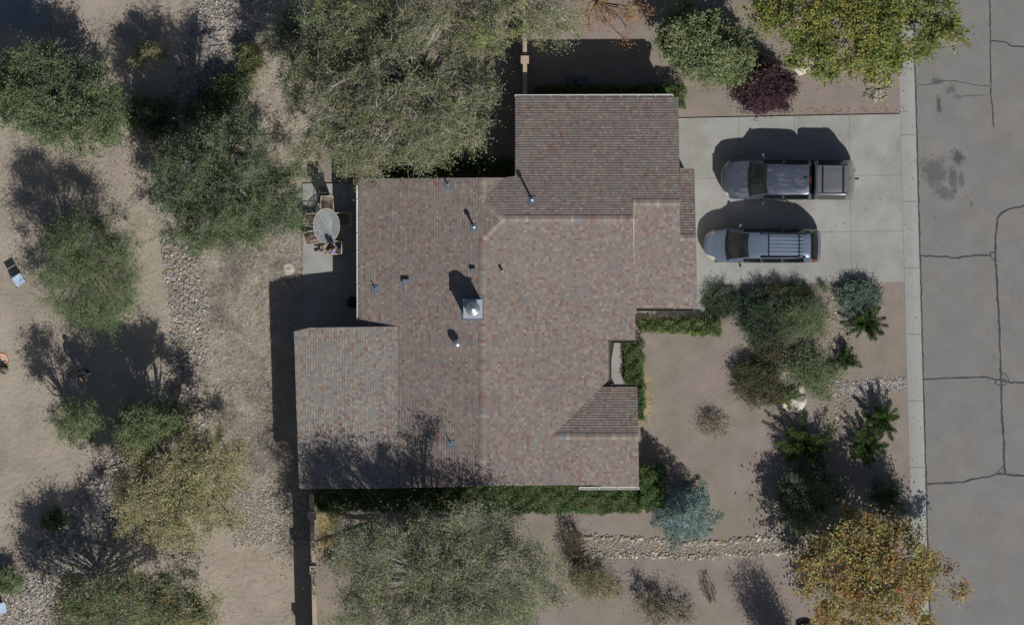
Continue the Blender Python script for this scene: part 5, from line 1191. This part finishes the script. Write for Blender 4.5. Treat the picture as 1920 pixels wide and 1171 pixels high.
def tufts(poly, nt, per, spread, rng):
    poly = np.array(poly, float); lo, hi = poly.min(0), poly.max(0); out = []; g = []
    def inside(p):
        k = False; j = len(poly) - 1
        for i in range(len(poly)):
            if (poly[i][1] > p[1]) != (poly[j][1] > p[1]) and p[0] < (poly[j][0] - poly[i][0]) * (p[1] - poly[i][1]) / (poly[j][1] - poly[i][1]) + poly[i][0]: k = not k
            j = i
        return k
    i = 0
    while i < nt:
        p = lo + (hi - lo) * rng.random(2)
        if inside(p):
            m = max(2, int(per * rng.uniform(.3, 1.8))); out.append(p + rng.normal(0, spread, (m, 2))); g.append(np.full(m, i)); i += 1
    q = np.concatenate(out); return np.stack([X(q[:, 0]), Y(q[:, 1])], 1), np.concatenate(g)
DRY = [(174, 168, 154, 4), (160, 154, 146, 3), (188, 180, 164, 2), (146, 140, 132, 2), (158, 156, 130, .8), (132, 126, 122, 1.5)]
P, g = tufts([(410, 480), (470, 460), (560, 450), (566, 520), (500, 545), (498, 700), (500, 830), (545, 840), (548, 905), (470, 890), (415, 800), (400, 690), (400, 580)], 760, 24, 5.5, rng)
P2, g2 = tufts([(380, 470), (440, 440), (560, 440), (566, 520), (520, 700), (548, 905), (430, 920), (370, 800), (372, 640)], 260, 20, 8, rng)
blades('dry_grass', 'tangled dry tan grass between the cobbles and the rear wing', np.concatenate([P, P2]), .36, .0055, DRY, 101, .8, np.concatenate([g, g2 + g.max() + 1]))
P, g = tufts([(400, 480), (470, 460), (560, 450), (566, 515), (510, 545), (505, 700), (505, 830), (545, 850), (548, 900), (430, 880), (400, 690)], 70, 130, 8, rng)
blades('dry_brush', 'grey dead brush clumps standing in the dry grass', P, .55, .005, [(150, 144, 136, 3), (128, 122, 118, 3), (168, 160, 146, 2), (110, 106, 104, 1)], 110, .5, g)
P, g = tufts([(500, 545), (566, 520), (566, 612), (548, 640), (546, 900), (500, 835)], 260, 20, 5, rng); blades('dry_grass', 'dry grass in the shade along the rear wing', P, .3, .005, DRY, 102, .8, g)
P, g = tufts([(505, 60), (530, 150), (560, 250), (600, 330), (560, 340), (520, 260), (480, 180), (470, 80)], 190, 18, 5, rng); blades('dry_grass', 'dry grass along the strip of path left of the elm', P, .2, .005, DRY, 103, .8, g)
P, g = tufts([(240, 400), (330, 380), (320, 440), (250, 430)], 60, 16, 6, rng); blades('dry_grass', 'thin dry weeds on the dirt right of the feathery tree', P, .25, .004, DRY + [(110, 112, 84, 2)], 104, .8, g)
P, g = tufts([(598, 945), (640, 950), (625, 1010), (600, 1040)], 120, 24, 4, rng); blades('dry_grass', 'straw coloured grass beside the long block wall', P, .25, .005, [(176, 164, 122, 4), (156, 146, 112, 3)], 105, .8, g)
P, g = tufts([(1202, 700), (1222, 700), (1222, 800), (1204, 800)], 50, 16, 4, rng); blades('dry_grass', 'pale straw along the foot of the entry hedge', P, .2, .004, [(176, 164, 122, 4), (156, 146, 112, 3)], 106, .8, g)
P, g = tufts([(330, 1030), (545, 1030), (560, 1171), (360, 1171)], 60, 9, 2, rng); blades('dry_grass', 'small scattered weeds on the bare ground at the bottom left', P, .10, .005, [(92, 88, 72, 2), (112, 104, 86, 2)], 107, .9, g)
P, g = tufts([(40, 250), (230, 260), (300, 320), (240, 380), (120, 300)], 70, 3, 5, rng); blades('dry_grass', 'dark litter specks on the dirt below the left tree', P, .07, .012, [(72, 60, 52, 3), (96, 74, 56, 2)], 108, 1.5, g)
# fallen leaves: drifts of litter too small to count
n = 420; q = np.concatenate([np.stack([rng.uniform(1500, 1700, 150), rng.normal(209, 5, 150)], 1), np.stack([rng.uniform(1300, 1900, 110), rng.uniform(120, 560, 110)], 1), np.stack([rng.uniform(1600, 1900, 70), rng.uniform(540, 1000, 70)], 1), np.stack([rng.normal(1712, 7, 40), rng.uniform(200, 960, 40)], 1)])
on = (q[:, 1] > 222) & (q[:, 1] < 524); er = .0268 * q[:, 1]
zz = np.where(q[:, 0] > 1709 + er, ROADZ + .015, np.where(q[:, 0] > 1682 + er, .03, np.where(on, .066, .015))); P3 = np.stack([X(q[:, 0]), Y(q[:, 1]), zz], 1)
o = leaves('fallen_leaves', P3, .065, .042, pal_cols([(150, 108, 56, 4), (124, 82, 52, 3), (160, 128, 72, 2), (110, 72, 50, 2)], len(P3), rng), None, rng, up=3.0, mat_='rock'); tag(o, 'brown and orange leaves scattered over driveway, kerb and street', 'leaves', kind='stuff')
